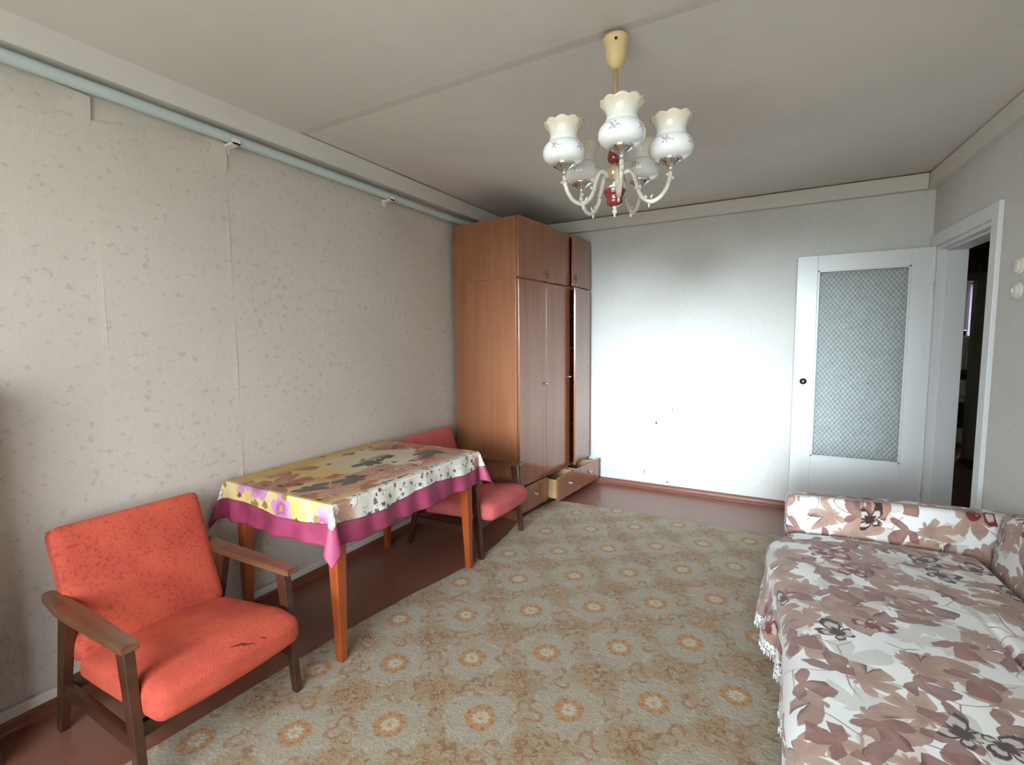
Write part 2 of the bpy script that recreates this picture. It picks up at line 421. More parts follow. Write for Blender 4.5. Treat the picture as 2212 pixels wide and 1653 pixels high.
    ng = vor(warp(uv, 10, 0.02), 40, 0.3, 'DISTANCE_TO_EDGE')
    col = mix(cor, col, mix(ss(ng, 0.10, 0.04), (0.74, 0.70, 0.62), (0.33, 0.15, 0.12)))
    # magenta hem band
    lim = e - (0.094 + 0.012 * sin_(9.0 * (u + v)) + 0.012 * (nA - 0.5))
    mag = mix(ss(nA, 0.4, 0.65), (0.33, 0.048, 0.115), (0.27, 0.032, 0.088))
    mag = mix(ss(noise(uv, 7, 4), 0.60, 0.68) * near * 0.7, mag, (0.40, 0.01, 0.05))
    col = mix(ss(lim, -0.002, 0.002), col, mag)
    col = mix(ss(abs_(lim), 0.0035, 0.001) * 0.8, col, (0.12, 0.015, 0.035))
    setp(P, Base_Color=col, Roughness=0.55, Normal=bump(noise(uv, 300, 2) + nB, 0.12, 0.002), Specular_IOR_Level=0.4)
material('tablecloth_print', f_cloth)

material('pipe_paint', lambda P: setp(P, Base_Color=mix(noise(coord('Object'), 6, 4), (0.55, 0.63, 0.62), (0.46, 0.54, 0.54))), rough=0.4)
material('bracket_white', color=(0.76, 0.75, 0.70), rough=0.5)
def f_door(P):
    o = coord('Object'); n = noise(o, 4, 4)
    setp(P, Base_Color=mix(n, (0.76, 0.78, 0.78), (0.70, 0.72, 0.73)), Roughness=0.35, Normal=bump(noise(o, 25, 3), 0.06, 0.003))
material('door_gloss_paint', f_door)
def f_pane(P):
    o = coord('Object'); x, y, z = sep(o)
    k = 2 * PI / 0.030
    d1 = abs_(sin_((x + z * 0.72) * k * 0.5)); d2 = abs_(sin_((x - z * 0.72) * k * 0.5))
    h = min_(d1, d2)
    setp(P, Base_Color=mix(ss(h, 0.05, 0.30), (0.80, 0.90, 0.91), (0.94, 1.0, 1.0)), Roughness=0.17, IOR=1.45, Transmission_Weight=0.80,
         Normal=bump(ss(h, 0.0, 0.45) + 0.9 * noise(o, 110, 3), 0.62, 0.007))
material('patterned_glass', f_pane)
material('window_glass', color=(1, 1, 1), rough=0.0, Transmission_Weight=1.0, IOR=1.02)
material('dark_metal', color=(0.03, 0.025, 0.025), rough=0.3, metal=0.6)
material('handle_brown', color=(0.10, 0.045, 0.025), rough=0.3, metal=0.3)
material('chrome', color=(0.75, 0.75, 0.74), rough=0.15, metal=1.0)
material('brass', color=(0.60, 0.44, 0.22), rough=0.3, metal=1.0)
material('rod_brass', color=(0.58, 0.42, 0.23), rough=0.3, metal=0.1)
material('cream_plastic', color=(0.72, 0.55, 0.27), rough=0.35)
material('switch_plastic', color=(0.72, 0.70, 0.62), rough=0.4)
def f_shade(P):
    o = coord('Object'); x, y, z = sep(o)
    a = atan2_(y, x)
    k = a * (5.0 / (2 * PI)) + 0.25
    f = (k - floor_(k) - 0.5) * (2 * PI / 5.0)
    q = comb(f * 0.077, z - 0.044, 0.0)
    lx, ly, _ = sep(q)
    r = sqrt_(lx * lx + ly * ly); th = atan2_(ly, lx)
    flw = ss(r - (0.011 + 0.005 * cos_(th * 5.0) + 0.016 * (noise(o, 90, 2) - 0.5)), 0.003, -0.001) * ss(noise(o, 170, 2), 0.36, 0.5)
    twig = ss(abs_(ly + 0.45 * lx - 0.3 * abs_(lx)), 0.003, 0.001) * ss(r, 0.030, 0.024) * ss(noise(o, 110, 2), 0.45, 0.52)
    col = mix(ss(z, 0.07, 0.13), (0.78, 0.79, 0.77), (0.74, 0.67, 0.52))
    col = mix(max_(flw, twig) * 0.75, col, (0.34, 0.25, 0.31))
    setp(P, Base_Color=col, Roughness=0.12, Coat_Weight=0.5, Coat_Roughness=0.05)
material('opal_glass', f_shade)
material('clear_glass', color=(0.93, 0.88, 0.76), rough=0.04, Transmission_Weight=0.75, IOR=1.45, Coat_Weight=0.6)
material('ruby_glass', color=(0.17, 0.018, 0.015), rough=0.07, Coat_Weight=0.8, IOR=1.5)
material('amber_glass', color=(0.40, 0.28, 0.16), rough=0.06, metal=0.35, Coat_Weight=0.8)
material('black_enamel', color=(0.015, 0.015, 0.02), rough=0.3)
material('white_enamel', color=(0.68, 0.70, 0.70), rough=0.3)
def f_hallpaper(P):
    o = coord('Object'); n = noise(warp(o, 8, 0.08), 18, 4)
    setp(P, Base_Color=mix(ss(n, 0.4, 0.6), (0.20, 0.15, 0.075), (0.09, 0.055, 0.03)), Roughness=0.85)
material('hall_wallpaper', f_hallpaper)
material('hall_beige', color=(0.55, 0.50, 0.42), rough=0.8)
material('hall_frame_paint', color=(0.42, 0.41, 0.30), rough=0.45)
def f_hallfloor(P):
    n = noise(coord('Object'), 3, 4)
    setp(P, Base_Color=mix(n, (0.40, 0.185, 0.125), (0.33, 0.14, 0.09)), Roughness=0.4)
material('hall_floor', f_hallfloor)
def f_mat(P):
    n = noise(coord('Object'), 30, 3)
    setp(P, Base_Color=mix(ss(n, 0.4, 0.6), (0.10, 0.04, 0.03), (0.03, 0.015, 0.012)), Roughness=0.95)
material('mat_fibre', f_mat)
material('curtain_lilac', color=(0.52, 0.42, 0.68), rough=0.9)
material('cloth_pink', color=(0.42, 0.20, 0.17), rough=0.9)
material('cloth_grey', color=(0.25, 0.24, 0.24), rough=0.9)
material('cloth_beige', color=(0.50, 0.38, 0.28), rough=0.9)
def f_ground(P):
    n = noise(coord('Object'), 0.2, 4)
    setp(P, Base_Color=mix(n, (0.34, 0.34, 0.28), (0.42, 0.40, 0.36)), Roughness=0.95)
material('outdoor_ground', f_ground)
material('hole_black', color=(0.01, 0.01, 0.01), rough=0.9)
def mk(name): return MATS[name]

# ------------------------------------------------------------------ mesh helpers
def tag(o, label, cat, group=None):
    o['label'] = label; o['category'] = cat
    if group: o['group'] = group
    return o
def empty(name, loc, rz=0.0, label=None, cat=None, group=None):
    o = bpy.data.objects.new(name, None); COL.objects.link(o)
    o.empty_display_size = 0.1
    o.location = loc; o.rotation_euler = (0, 0, rz)
    if label: tag(o, label, cat, group)
    return o
def link_bm(name, bm, mat, parent=None, smooth=False, kind=None):
    me = bpy.data.meshes.new(name)
    bmesh.ops.recalc_face_normals(bm, faces=bm.faces[:])
    bm.to_mesh(me); bm.free()
    if mat: me.materials.append(mk(mat))
    if smooth: me.polygons.foreach_set('use_smooth', [True] * len(me.polygons))
    o = bpy.data.objects.new(name, me); COL.objects.link(o)
    if parent: o.parent = parent
    if kind: o['kind'] = kind
    return o
def b_box(bm, c, s, bev=0.0, seg=2, rot=None):
    M = Matrix.Translation(c) @ (rot if rot else Matrix.Identity(4)) @ Matrix.Diagonal((s[0], s[1], s[2], 1))
    r = bmesh.ops.create_cube(bm, size=1.0, matrix=M)
    if bev:
        es = list({e for v in r['verts'] for e in v.link_edges})
        bmesh.ops.bevel(bm, geom=es, offset=bev, segments=seg, affect='EDGES', profile=0.5)
def b_span(bm, lo, hi, bev=0.0, seg=2):
    b_box(bm, [(a + b) / 2 for a, b in zip(lo, hi)], [abs(b - a) for a, b in zip(lo, hi)], bev, seg)
def box(name, lo, hi, mat, parent=None, bev=0.0, kind=None, seg=2):
    bm = bmesh.new(); b_span(bm, lo, hi, bev, seg)
    return link_bm(name, bm, mat, parent, False, kind)
def b_taper(bm, p0, s0, p1, s1, bev=0.0):
    """square post between two rectangles lying in z = const planes"""
    vs = []
    for p, s in ((p0, s0), (p1, s1)):
        for dx, dy in ((-1, -1), (1, -1), (1, 1), (-1, 1)):
            vs.append(bm.verts.new((p[0] + dx * s[0] / 2, p[1] + dy * s[1] / 2, p[2])))
    fs = [bm.faces.new(vs[3::-1]), bm.faces.new(vs[4:])]
    for i in range(4):
        j = (i + 1) % 4
        fs.append(bm.faces.new((vs[i], vs[j], vs[4 + j], vs[4 + i])))
    if bev:
        es = list({e for v in vs for e in v.link_edges})
        bmesh.ops.bevel(bm, geom=es, offset=bev, segments=2, affect='EDGES', profile=0.5)
def b_tube(bm, pts, rad, seg=10, cap=True):
    pts = [Vector(p) for p in pts]; n = len(pts)
    if not isinstance(rad, (list, tuple)): rad = [rad] * n
    rings = []; prev = None
    for i, p in enumerate(pts):
        t = (pts[min(i + 1, n - 1)] - pts[max(i - 1, 0)]).normalized()
        if prev is None:
            a = Vector((0, 0, 1)) if abs(t.z) < 0.9 else Vector((1, 0, 0))
            nx = t.cross(a).normalized()
        else:
            nx = (prev - t * prev.dot(t)).normalized()
        prev = nx; ny = t.cross(nx)
        rings.append([bm.verts.new(p + (nx * math.cos(2 * PI * k / seg) + ny * math.sin(2 * PI * k / seg)) * rad[i]) for k in range(seg)])
    for i in range(n - 1):
        for k in range(seg):
            j = (k + 1) % seg
            bm.faces.new((rings[i][k], rings[i][j], rings[i + 1][j], rings[i + 1][k]))
    if cap:
        bm.faces.new(rings[0][::-1]); bm.faces.new(rings[-1])
def b_lathe(bm, prof, seg=32, c=(0, 0, 0), fn=None):
    rings = []
    for (r, z) in prof:
        if r < 1e-5:
            rings.append([bm.verts.new((c[0], c[1], c[2] + z))])
        else:
            rr = []
            for k in range(seg):
                a = 2 * PI * k / seg
                r2, z2 = (fn(r, z, a) if fn else (r, z))
                rr.append(bm.verts.new((c[0] + r2 * math.cos(a), c[1] + r2 * math.sin(a), c[2] + z2)))
            rings.append(rr)
    for A, B in zip(rings, rings[1:]):
        if len(A) == 1 and len(B) == 1: continue
        for k in range(seg):
            j = (k + 1) % seg
            if len(A) == 1: bm.faces.new((A[0], B[j], B[k]))
            elif len(B) == 1: bm.faces.new((A[k], A[j], B[0]))
            else: bm.faces.new((A[k], A[j], B[j], B[k]))
def b_prism(bm, poly, z0, z1, ax='z'):
    def P(a, b, h): return {'z': (a, b, h), 'y': (a, h, b), 'x': (h, a, b)}[ax]
    A = [bm.verts.new(P(a, b, z0)) for a, b in poly]; B = [bm.verts.new(P(a, b, z1)) for a, b in poly]
    bm.faces.new(A[::-1]); bm.faces.new(B)
    n = len(poly)
    for i in range(n):
        j = (i + 1) % n
        bm.faces.new((A[i], A[j], B[j], B[i]))
def b_grid(bm, nu, nv, fn, uvfn=None):
    vs = [[bm.verts.new(fn(i / nu, j / nv)) for j in range(nv + 1)] for i in range(nu + 1)]
    lay = bm.loops.layers.uv.verify() if uvfn else None
    for i in range(nu):
        for j in range(nv):
            f = bm.faces.new((vs[i][j], vs[i + 1][j], vs[i + 1][j + 1], vs[i][j + 1]))
            if uvfn:
                for lp, (a, b) in zip(f.loops, ((i, j), (i + 1, j), (i + 1, j + 1), (i, j + 1))):
                    lp[lay].uv = uvfn(a / nu, b / nv)
def rbox(name, size, r, n, mat, parent, deform=None, uvfn=None, sub=0):
    """rounded box centred on the origin, finely gridded, then deformed"""
    bm = bmesh.new()
    bmesh.ops.create_cube(bm, size=1.0)
    bmesh.ops.subdivide_edges(bm, edges=bm.edges[:], cuts=n, use_grid_fill=True)
    hx, hy, hz = size[0] / 2, size[1] / 2, size[2] / 2
    lay = bm.loops.layers.uv.verify()
    base = {}
    for v in bm.verts:
        p = Vector((v.co.x * size[0], v.co.y * size[1], v.co.z * size[2]))
        q = Vector((max(-hx + r, min(hx - r, p.x)), max(-hy + r, min(hy - r, p.y)), max(-hz + r, min(hz - r, p.z))))
        d = p - q
        k = max(abs(d.x), abs(d.y), abs(d.z))
        if d.length > 1e-9: p = q + d.normalized() * k
        base[v.index] = p.copy()
        v.co = p
    bm.verts.index_update()
    if uvfn:
        for f in bm.faces:
            for lp in f.loops: lp[lay].uv = uvfn(lp.vert.co)
    if deform:
        for v in bm.verts: v.co = Vector(deform(v.co.copy()))
    return link_bm(name, bm, mat, parent, True)
def smooth_mod(o, levels=1):
    m = o.modifiers.new('subd', 'SUBSURF'); m.levels = levels; m.render_levels = levels
def solid(o, t, off=-1.0):
    m = o.modifiers.new('solid', 'SOLIDIFY'); m.thickness = t; m.offset = off
def sstep(a, b, x):
    t = max(0.0, min(1.0, (x - a) / (b - a))); return t * t * (3 - 2 * t)
def lerp(a, b, t): return a + (b - a) * t

# ------------------------------------------------------------------ the setting
box('floor', (XL - 0.15, YR - 0.2, -0.12), (1.35, YB + 0.15, 0.0), 'floor_paint', kind='structure')
# ceiling of three concrete slabs with a slight step at the joints
ceil = box('ceiling', (XL - 0.15, YR - 0.2, 2.53), (1.45, YB + 0.15, 2.68), 'ceiling_whitewash', kind='structure')
for prof in ([(YR - 0.1, 2.500), (1.700, 2.500), (1.800, 2.503), (1.862, 2.512), (1.8625, 2.535)],
             [(1.8590, 2.535), (1.8592, 2.5113), (2.450, 2.511), (2.583, 2.5152), (2.5832, 2.535)],
             [(2.5800, 2.535), (2.5802, 2.515), (YB + 0.1, 2.514)]):
    bm = bmesh.new(); pr_ = prof + [(prof[-1][0], 2.54), (prof[0][0], 2.54)]
    b_prism(bm, pr_, XL - 0.05, 1.30, 'x')
    link_bm('ceiling_slab', bm, 'ceiling_whitewash', ceil)
# left wall and its wallpaper strips
wall_left = box('wall_left', (XL - 0.2, YR - 0.2, 0), (XL - 0.002, YB + 0.15, 2.53), 'bare_plaster', kind='structure')
seams = [-0.66, -0.135, 0.39, 0.917, 1.441, 1.968, 2.494, 3.02, 3.55, 4.07, 4.455]
tops = {2: [(0, 2.40), (0.55, 2.385), (0.68, 2.362), (0.85, 2.350), (1, 2.336)],
        3: [(0, 2.252), (0.10, 2.256), (0.25, 2.292), (0.45, 2.318), (0.66, 2.342), (0.9, 2.348), (1, 2.337)]}
for i in range(len(seams) - 1):
    y0, y1 = seams[i] - 0.002, seams[i + 1] + 0.002
    prof = tops.get(i, [(0, 2.41), (1, 2.41)])
    def topz(t, prof=prof):
        for (a, za), (b, zb) in zip(prof, prof[1:]):
            if a <= t <= b: return lerp(za, zb, (t - a) / (b - a))
        return prof[-1][1]
    def fn(u, v, i=i, y0=y0, y1=y1):
        # v runs up the wall with more rows near the top
        vv = 1 - (1 - v) ** 2
        z = 0.03 + (topz(u) - 0.03) * vv
        x = XL + 0.0008 * (i % 2) + 0.0005 * math.sin(9 * z + i)
        if i in (2, 3):
            c = sstep(0.80, 1.0, u) * sstep(2.18, 2.34, z)
            x += 0.014 * c
            if i == 3: x += 0.008 * sstep(0.4, 0.0, u) * sstep(2.1, 2.26, z)
        if i == 2: x += 0.0015 * sstep(0.985, 1.0, u) * (0.6 + 0.4 * math.sin(5 * z))
        if i == 3: x += 0.0018 * sstep(0.985, 1.0, u) * (0.5 + 0.5 * math.sin(11 * z))
        return (x, lerp(y0, y1, u), z)
    bm = bmesh.new(); b_grid(bm, 24, 48, fn)
    s = link_bm('wallpaper_strip', bm, 'wallpaper_left', wall_left, False)
    solid(s, 0.0006, -1)
# torn flap hanging from the second strip
bm = bmesh.new()
b_prism(bm, [(1.4405, 2.335), (1.452, 2.335), (1.448, 2.285), (1.452, 2.255), (1.445, 2.222), (1.4405, 2.262), (1.444, 2.290)], XL + 0.004, XL + 0.007, 'x')
link_bm('torn_flap', bm, 'wallpaper_left', wall_left)
bm = bmesh.new()
b_prism(bm, [(2.012, 1.985), (2.024, 1.975), (2.030, 1.955), (2.040, 1.962), (2.046, 1.935), (2.034, 1.925), (2.018, 1.945)], XL + 0.001, XL + 0.005, 'x')
link_bm('torn_flap', bm, 'bare_plaster', wall_left)
# back wall
wall_back = box('wall_back', (XL - 0.2, YB + 0.002, 0), (XR + 0.04, YB + 0.15, 2.53), 'bare_plaster', kind='structure')
xs = [XL, -1.98, -1.45, -0.785, -0.255, 0.275, 0.805, XR + 0.01]
for x0, x1 in zip(xs, xs[1:]):
    bm = bmesh.new(); b_span(bm, (x0 + 0.0006, YB, 0.03), (x1 - 0.0006, YB + 0.0015, 2.42))
    link_bm('wallpaper_strip', bm, 'wallpaper_back', wall_back)
for (x, z, w, h) in ((-1.007, 0.618, 0.012, 0.030), (-1.007, 0.648, 0.006, 0.008), (-0.866, 0.750, 0.006, 0.020), (-1.109, 0.152, 0.005, 0.045), (-0.90, 0.083, 0.02, 0.01)):
    bm = bmesh.new()
    b_prism(bm, [(x + w / 2 * math.cos(a) * (1 + 0.2 * math.sin(3 * a)), z + h / 2 * math.sin(a)) for a in [2 * PI * k / 12 for k in range(12)]], YB - 0.001, YB + 0.003, 'y')
    link_bm('wall_hole', bm, 'hole_black', wall_back)
# right wall in its own turned frame: local y runs along the wall, local x = 0 is the room face
OPN = (-0.960, -0.085, 2.0)          # doorway y0 y1 and head
TH = 0.165
bm = bmesh.new()
b_span(bm, (0, -5.6, 0), (TH, OPN[0], 2.53)); b_span(bm, (0, OPN[1], 0), (TH, 0.16, 2.53)); b_span(bm, (0, OPN[0], OPN[2]), (TH, OPN[1], 2.53))
wall_right = link_bm('wall_right', bm, 'wallpaper_right', None, False, 'structure')
wall_right.location = (XR, YB, 0); wall_right.rotation_euler = (0, 0, ANG)
def in_right(o):
    o.location = (XR, YB, 0); o.rotation_euler = (0, 0, ANG); return o
# rear wall with the window that lights the room
bm = bmesh.new()
x0, x1, z0, z1 = WIN
b_span(bm, (XL - 0.2, YR - 0.25, 0), (x0, YR, 2.53)); b_span(bm, (x1, YR - 0.25, 0), (1.5, YR, 2.53))
b_span(bm, (x0, YR - 0.25, 0), (x1, YR, z0)); b_span(bm, (x0, YR - 0.25, z1), (x1, YR, 2.53))
link_bm('wall_rear', bm, 'wallpaper_back', None, False, 'structure')
w1 = empty('window_1', ((x0 + x1) / 2, YR - 0.12, z0)); w1['kind'] = 'structure'
ww, wh = x1 - x0, z1 - z0
bm = bmesh.new()
for s in (-1, 1): b_box(bm, (s * (ww / 2 - 0.025), 0, wh / 2), (0.05, 0.06, wh), 0.004)
b_box(bm, (0, 0, 0.025), (ww, 0.06, 0.05), 0.004); b_box(bm, (0, 0, wh - 0.025), (ww, 0.06, 0.05), 0.004)
b_box(bm, (0.25, 0, wh / 2), (0.06, 0.06, wh), 0.004)
link_bm('window_frame', bm, 'door_gloss_paint', w1)
bm = bmesh.new(); b_box(bm, (0, 0.16, -0.03), (ww + 0.1, 0.28, 0.03), 0.008); link_bm('window_sill', bm, 'door_gloss_paint', w1)
# cornices (boxed steps under the ceiling)
box('trim_1', (XL - 0.001, YR, 2.400), (XL + 0.0753, YB, 2.506), 'cornice_paint', kind='structure', bev=0.003)
box('trim_2', (XL + 0.07, YB - 0.05, 2.400), (XR - 0.05, YB + 0.001, 2.506), 'cornice_paint', kind='structure', bev=0.003)
in_right(box('trim_3', (-0.05, -5.5, 2.400), (0.001, -0.001, 2.506), 'cornice_paint', kind='structure', bev=0.003))
# skirting boards
def skirting(name, pts_fn, l0, l1, kind='structure', h=0.052):
    bm = bmesh.new()
    prof = [(0, 0), (0.026, 0), (0.026, 0.010), (0.020, 0.018), (0.018, h - 0.012), (0.012, h), (0, h)]
    A = [bm.verts.new(pts_fn(l0, a, b)) for a, b in prof]; B = [bm.verts.new(pts_fn(l1, a, b)) for a, b in prof]
    bm.faces.new(A); bm.faces.new(B[::-1])
    for i in range(len(prof)):
        j = (i + 1) % len(prof); bm.faces.new((A[i], A[j], B[j], B[i]))
    return link_bm(name, bm, 'skirting_brown', None, False, kind)
skirting('baseboard_left', lambda l, a, b: (XL + a, l, b), YR, YB)
skirting('baseboard_back', lambda l, a, b: (l, YB - a, b), XL + 0.02, XR)
in_right(skirting('baseboard_right', lambda l, a, b: (-a, l, b), -5.4, OPN[0] - 0.085))
# pale cable duct running above the left skirting
bm = bmesh.new(); b_span(bm, (XL, YR + 0.01, 0.054), (XL + 0.022, YB - 0.02, 0.092), 0.006)
link_bm('trim_4', bm, 'cornice_paint', None, False, 'structure')

# heating pipe under the cornice
pipe = empty('ceiling_pipe', (XL + 0.048, 0, 2.36), 0, 'pale blue green painted pipe running along the top of the left wall', 'pipe')
bm = bmesh.new()
b_tube(bm, [(0, y, 0.006 - 0.0075 * max(0, min(y, 3.0))) for y in [YR + 0.02 + 0.1 * k for k in range(54)]], 0.0235, 18)
link_bm('pipe_run', bm, 'pipe_paint', pipe, True)
for y in (0.39, 1.452, 2.505):
    zc = 0.006 - 0.0075 * y
    bm = bmesh.new()
    b_span(bm, (-0.048, y - 0.012, zc - 0.060), (-0.043, y + 0.012, zc - 0.012), 0.001)
    b_span(bm, (-0.048, y - 0.019, zc - 0.034), (0.036, y + 0.019, zc - 0.0245), 0.001)
    b_span(bm, (0.030, y - 0.019, zc - 0.034), (0.036, y + 0.019, zc - 0.006), 0.001)
    link_bm('bracket', bm, 'bracket_white', pipe)

# door frame, casing, leaf
bm = bmesh.new()
cw = 0.075
b_span(bm, (-0.022, OPN[0] - cw, 0), (0.0, OPN[0] + 0.004, OPN[2] + cw), 0.003)      # near side casing
b_span(bm, (-0.018, OPN[1] - 0.004, 0), (0.0, OPN[1] + 0.062, OPN[2] + cw), 0.003)
b_span(bm, (-0.020, OPN[0] + 0.004, OPN[2] - 0.004), (0.0, OPN[1] - 0.004, OPN[2] + cw), 0.003)
in_right(link_bm('trim_5', bm, 'door_gloss_paint', None, False, 'structure'))
bm = bmesh.new()
for (y, s) in ((OPN[0], 1), (OPN[1], -1)):
    b_span(bm, (0.002, min(y, y + s * 0.028), 0), (TH - 0.002, max(y, y + s * 0.028), OPN[2]), 0.002)
    b_span(bm, (0.045, min(y + s * 0.028, y + s * 0.040), 0), (TH - 0.004, max(y + s * 0.028, y + s * 0.040), OPN[2] - 0.028), 0.002)
b_span(bm, (0.002, OPN[0] + 0.028, OPN[2] - 0.028), (TH - 0.002, OPN[1] - 0.028, OPN[2]), 0.002)
b_span(bm, (0.045, OPN[0] + 0.028, OPN[2] - 0.040), (TH - 0.004, OPN[1] - 0.028, OPN[2] - 0.028), 0.002)
b_span(bm, (0.0, OPN[0], 0.0), (TH, OPN[1], 0.02), 0.004)
in_right(link_bm('trim_6', bm, 'door_gloss_paint', None, False, 'structure'))
# leaf folded back against the back wall; local x from the free edge
door = empty('door_1', (0.058, 4.385, 0.0)); door['kind'] = 'structure'
DW, DH, DT = 0.808, 1.998, 0.038
gx0, gx1, gz0, gz1 = 0.135, 0.690, 0.462, 1.885
bm = bmesh.new()
b_span(bm, (0, 0, 0.022), (gx0, DT, DH), 0.003); b_span(bm, (gx1, 0, 0.022), (DW, DT, DH), 0.003)
b_span(bm, (gx0, 0.001, 0.022), (gx1, DT - 0.001, gz0), 0.001); b_span(bm, (gx0, 0.001, gz1), (gx1, DT - 0.001, DH - 0.001), 0.001)
link_bm('door_leaf', bm, 'door_gloss_paint', door)
bm = bmesh.new()
bw = 0.014
for (a, b) in (((gx0, gz0), (gx0 + bw, gz1)), ((gx1 - bw, gz0), (gx1, gz1)), ((gx0, gz0), (gx1, gz0 + bw)), ((gx0, gz1 - bw), (gx1, gz1))):
    b_span(bm, (a[0], -0.003, a[1]), (b[0], 0.012, b[1]), 0.003)
link_bm('glazing_bead', bm, 'door_gloss_paint', door)
bm = bmesh.new(); b_span(bm, (gx0 + 0.003, 0.016, gz0 + 0.003), (gx1 - 0.003, 0.021, gz1 - 0.003))
link_bm('glass_pane', bm, 'patterned_glass', door)
bm = bmesh.new()
b_lathe(bm, [(0, -0.012), (0.010, -0.012), (0.012, -0.008), (0.014, -0.004), (0.022, -0.002), (0.024, 0.0), (0.024, 0.004), (0, 0.004)], 24)
bmesh.ops.rotate(bm, verts=bm.verts[:], cent=(0, 0, 0), matrix=Matrix.Rotation(-PI / 2, 3, 'X'))
bmesh.ops.translate(bm, verts=bm.verts[:], vec=(0.068, -0.002, 1.046))
kn = link_bm('lock_rosette', bm, 'dark_metal', door, True)
bm = bmesh.new()
b_lathe(bm, [(0, -0.020), (0.008, -0.019), (0.010, -0.015), (0.008, -0.010), (0.007, 0.0), (0, 0.0)], 20)
bmesh.ops.rotate(bm, verts=bm.verts[:], cent=(0, 0, 0), matrix=Matrix.Rotation(-PI / 2, 3, 'X'))
bmesh.ops.translate(bm, verts=bm.verts[:], vec=(0.068, -0.002, 1.046))
link_bm('knob', bm, 'chrome', kn, True)
for z in (0.28, 1.72):
    bm = bmesh.new(); b_tube(bm, [(DW + 0.004, -0.004, z - 0.04), (DW + 0.004, -0.004, z + 0.04)], 0.006, 10)
    link_bm('hinge', bm, 'door_gloss_paint', door, True)

# hall and kitchen behind the doorway
HX0, HX1, HY1 = 1.02, 2.06, 7.2
box('hall_floor', (XR + 0.10, 2.9, -0.12), (3.4, 10.2, -0.002), 'hall_floor', kind='structure')
box('hall_ceiling', (XR + 0.16, 2.9, 2.5), (3.4, 10.2, 2.6), 'hall_beige', kind='structure')
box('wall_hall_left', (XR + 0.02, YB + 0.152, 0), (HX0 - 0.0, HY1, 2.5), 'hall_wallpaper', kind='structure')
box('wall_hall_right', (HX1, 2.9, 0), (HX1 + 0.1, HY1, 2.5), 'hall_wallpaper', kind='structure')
box('wall_hall_near', (XR + 0.30, 2.8, 0), (HX1 + 0.1, 2.9, 2.5), 'hall_wallpaper', kind='structure')
bm = bmesh.new()
b_span(bm, (0.9, HY1, 2.0), (HX1 + 0.1, HY1 + 0.12, 2.5)); b_span(bm, (1.83, HY1, 0), (HX1 + 0.1, HY1 + 0.12, 2.0)); b_span(bm, (0.9, HY1, 0), (1.03, HY1 + 0.12, 2.0))
link_bm('wall_hall_end', bm, 'hall_wallpaper', None, False, 'structure')
bm = bmesh.new()
b_span(bm, (1.800, HY1 - 0.02, 0), (1.905, HY1 + 0.13, 2.0), 0.004); b_span(bm, (1.02, HY1 - 0.02, 1.985), (1.905, HY1 + 0.13, 2.075), 0.004); b_span(bm, (1.02, HY1 - 0.02, 0), (1.09, HY1 + 0.13, 1.985), 0.004)
link_bm('trim_7', bm, 'hall_frame_paint', None, False, 'structure')
KY = 10.0
KWX = (2.435, 3.05, 1.02, 2.2)
bm = bmesh.new()
b_span(bm, (0.9, KY, 0), (KWX[0], KY + 0.12, 2.5)); b_span(bm, (KWX[1], KY, 0), (3.4, KY + 0.12, 2.5))
b_span(bm, (KWX[0], KY, 0), (KWX[1], KY + 0.12, KWX[2])); b_span(bm, (KWX[0], KY, KWX[3]), (KWX[1], KY + 0.12, 2.5))
link_bm('wall_kitchen_back', bm, 'hall_beige', None, False, 'structure')
box('wall_kitchen_left', (0.9, HY1 + 0.12, 0), (1.02, KY, 2.5), 'hall_beige', kind='structure')
box('wall_kitchen_right', (3.3, HY1 + 0.12, 0), (3.4, KY, 2.5), 'hall_beige', kind='structure')
box('wall_kitchen_near', (HX1 + 0.1, HY1, 0), (3.4, HY1 + 0.12, 2.5), 'hall_beige', kind='structure')
portal('kitchen_window_portal', ((KWX[0] + KWX[1]) / 2, KY + 0.13, (KWX[2] + KWX[3]) / 2), (-PI / 2, 0, 0), KWX[1] - KWX[0], KWX[3] - KWX[2])
w2 = empty('window_2', ((KWX[0] + KWX[1]) / 2, KY + 0.05, KWX[2])); w2['kind'] = 'structure'
bm = bmesh.new(); kw, kh = KWX[1] - KWX[0], KWX[3] - KWX[2]
for x in (-kw / 2 + 0.015, 0.10, kw / 2 - 0.015): b_box(bm, (x, 0, kh / 2), (0.03, 0.05, kh), 0.003)
b_box(bm, (0, 0, 0.02), (kw, 0.05, 0.04), 0.003); b_box(bm, (0, 0, kh - 0.02), (kw, 0.05, 0.04), 0.003)
link_bm('window_frame', bm, 'door_gloss_paint', w2)
def f_curt(u, v): return (2.487 + 0.35 * u, KY - 0.06 + 0.018 * math.sin(u * 34), 2.25 - 1.35 * v)
bm = bmesh.new(); b_grid(bm, 40, 4, f_curt)
cu = link_bm('curtain', bm, 'curtain_lilac', None, True); solid(cu, 0.002); tag(cu, 'lilac curtain beside the bright far window beyond the doorway', 'curtain')
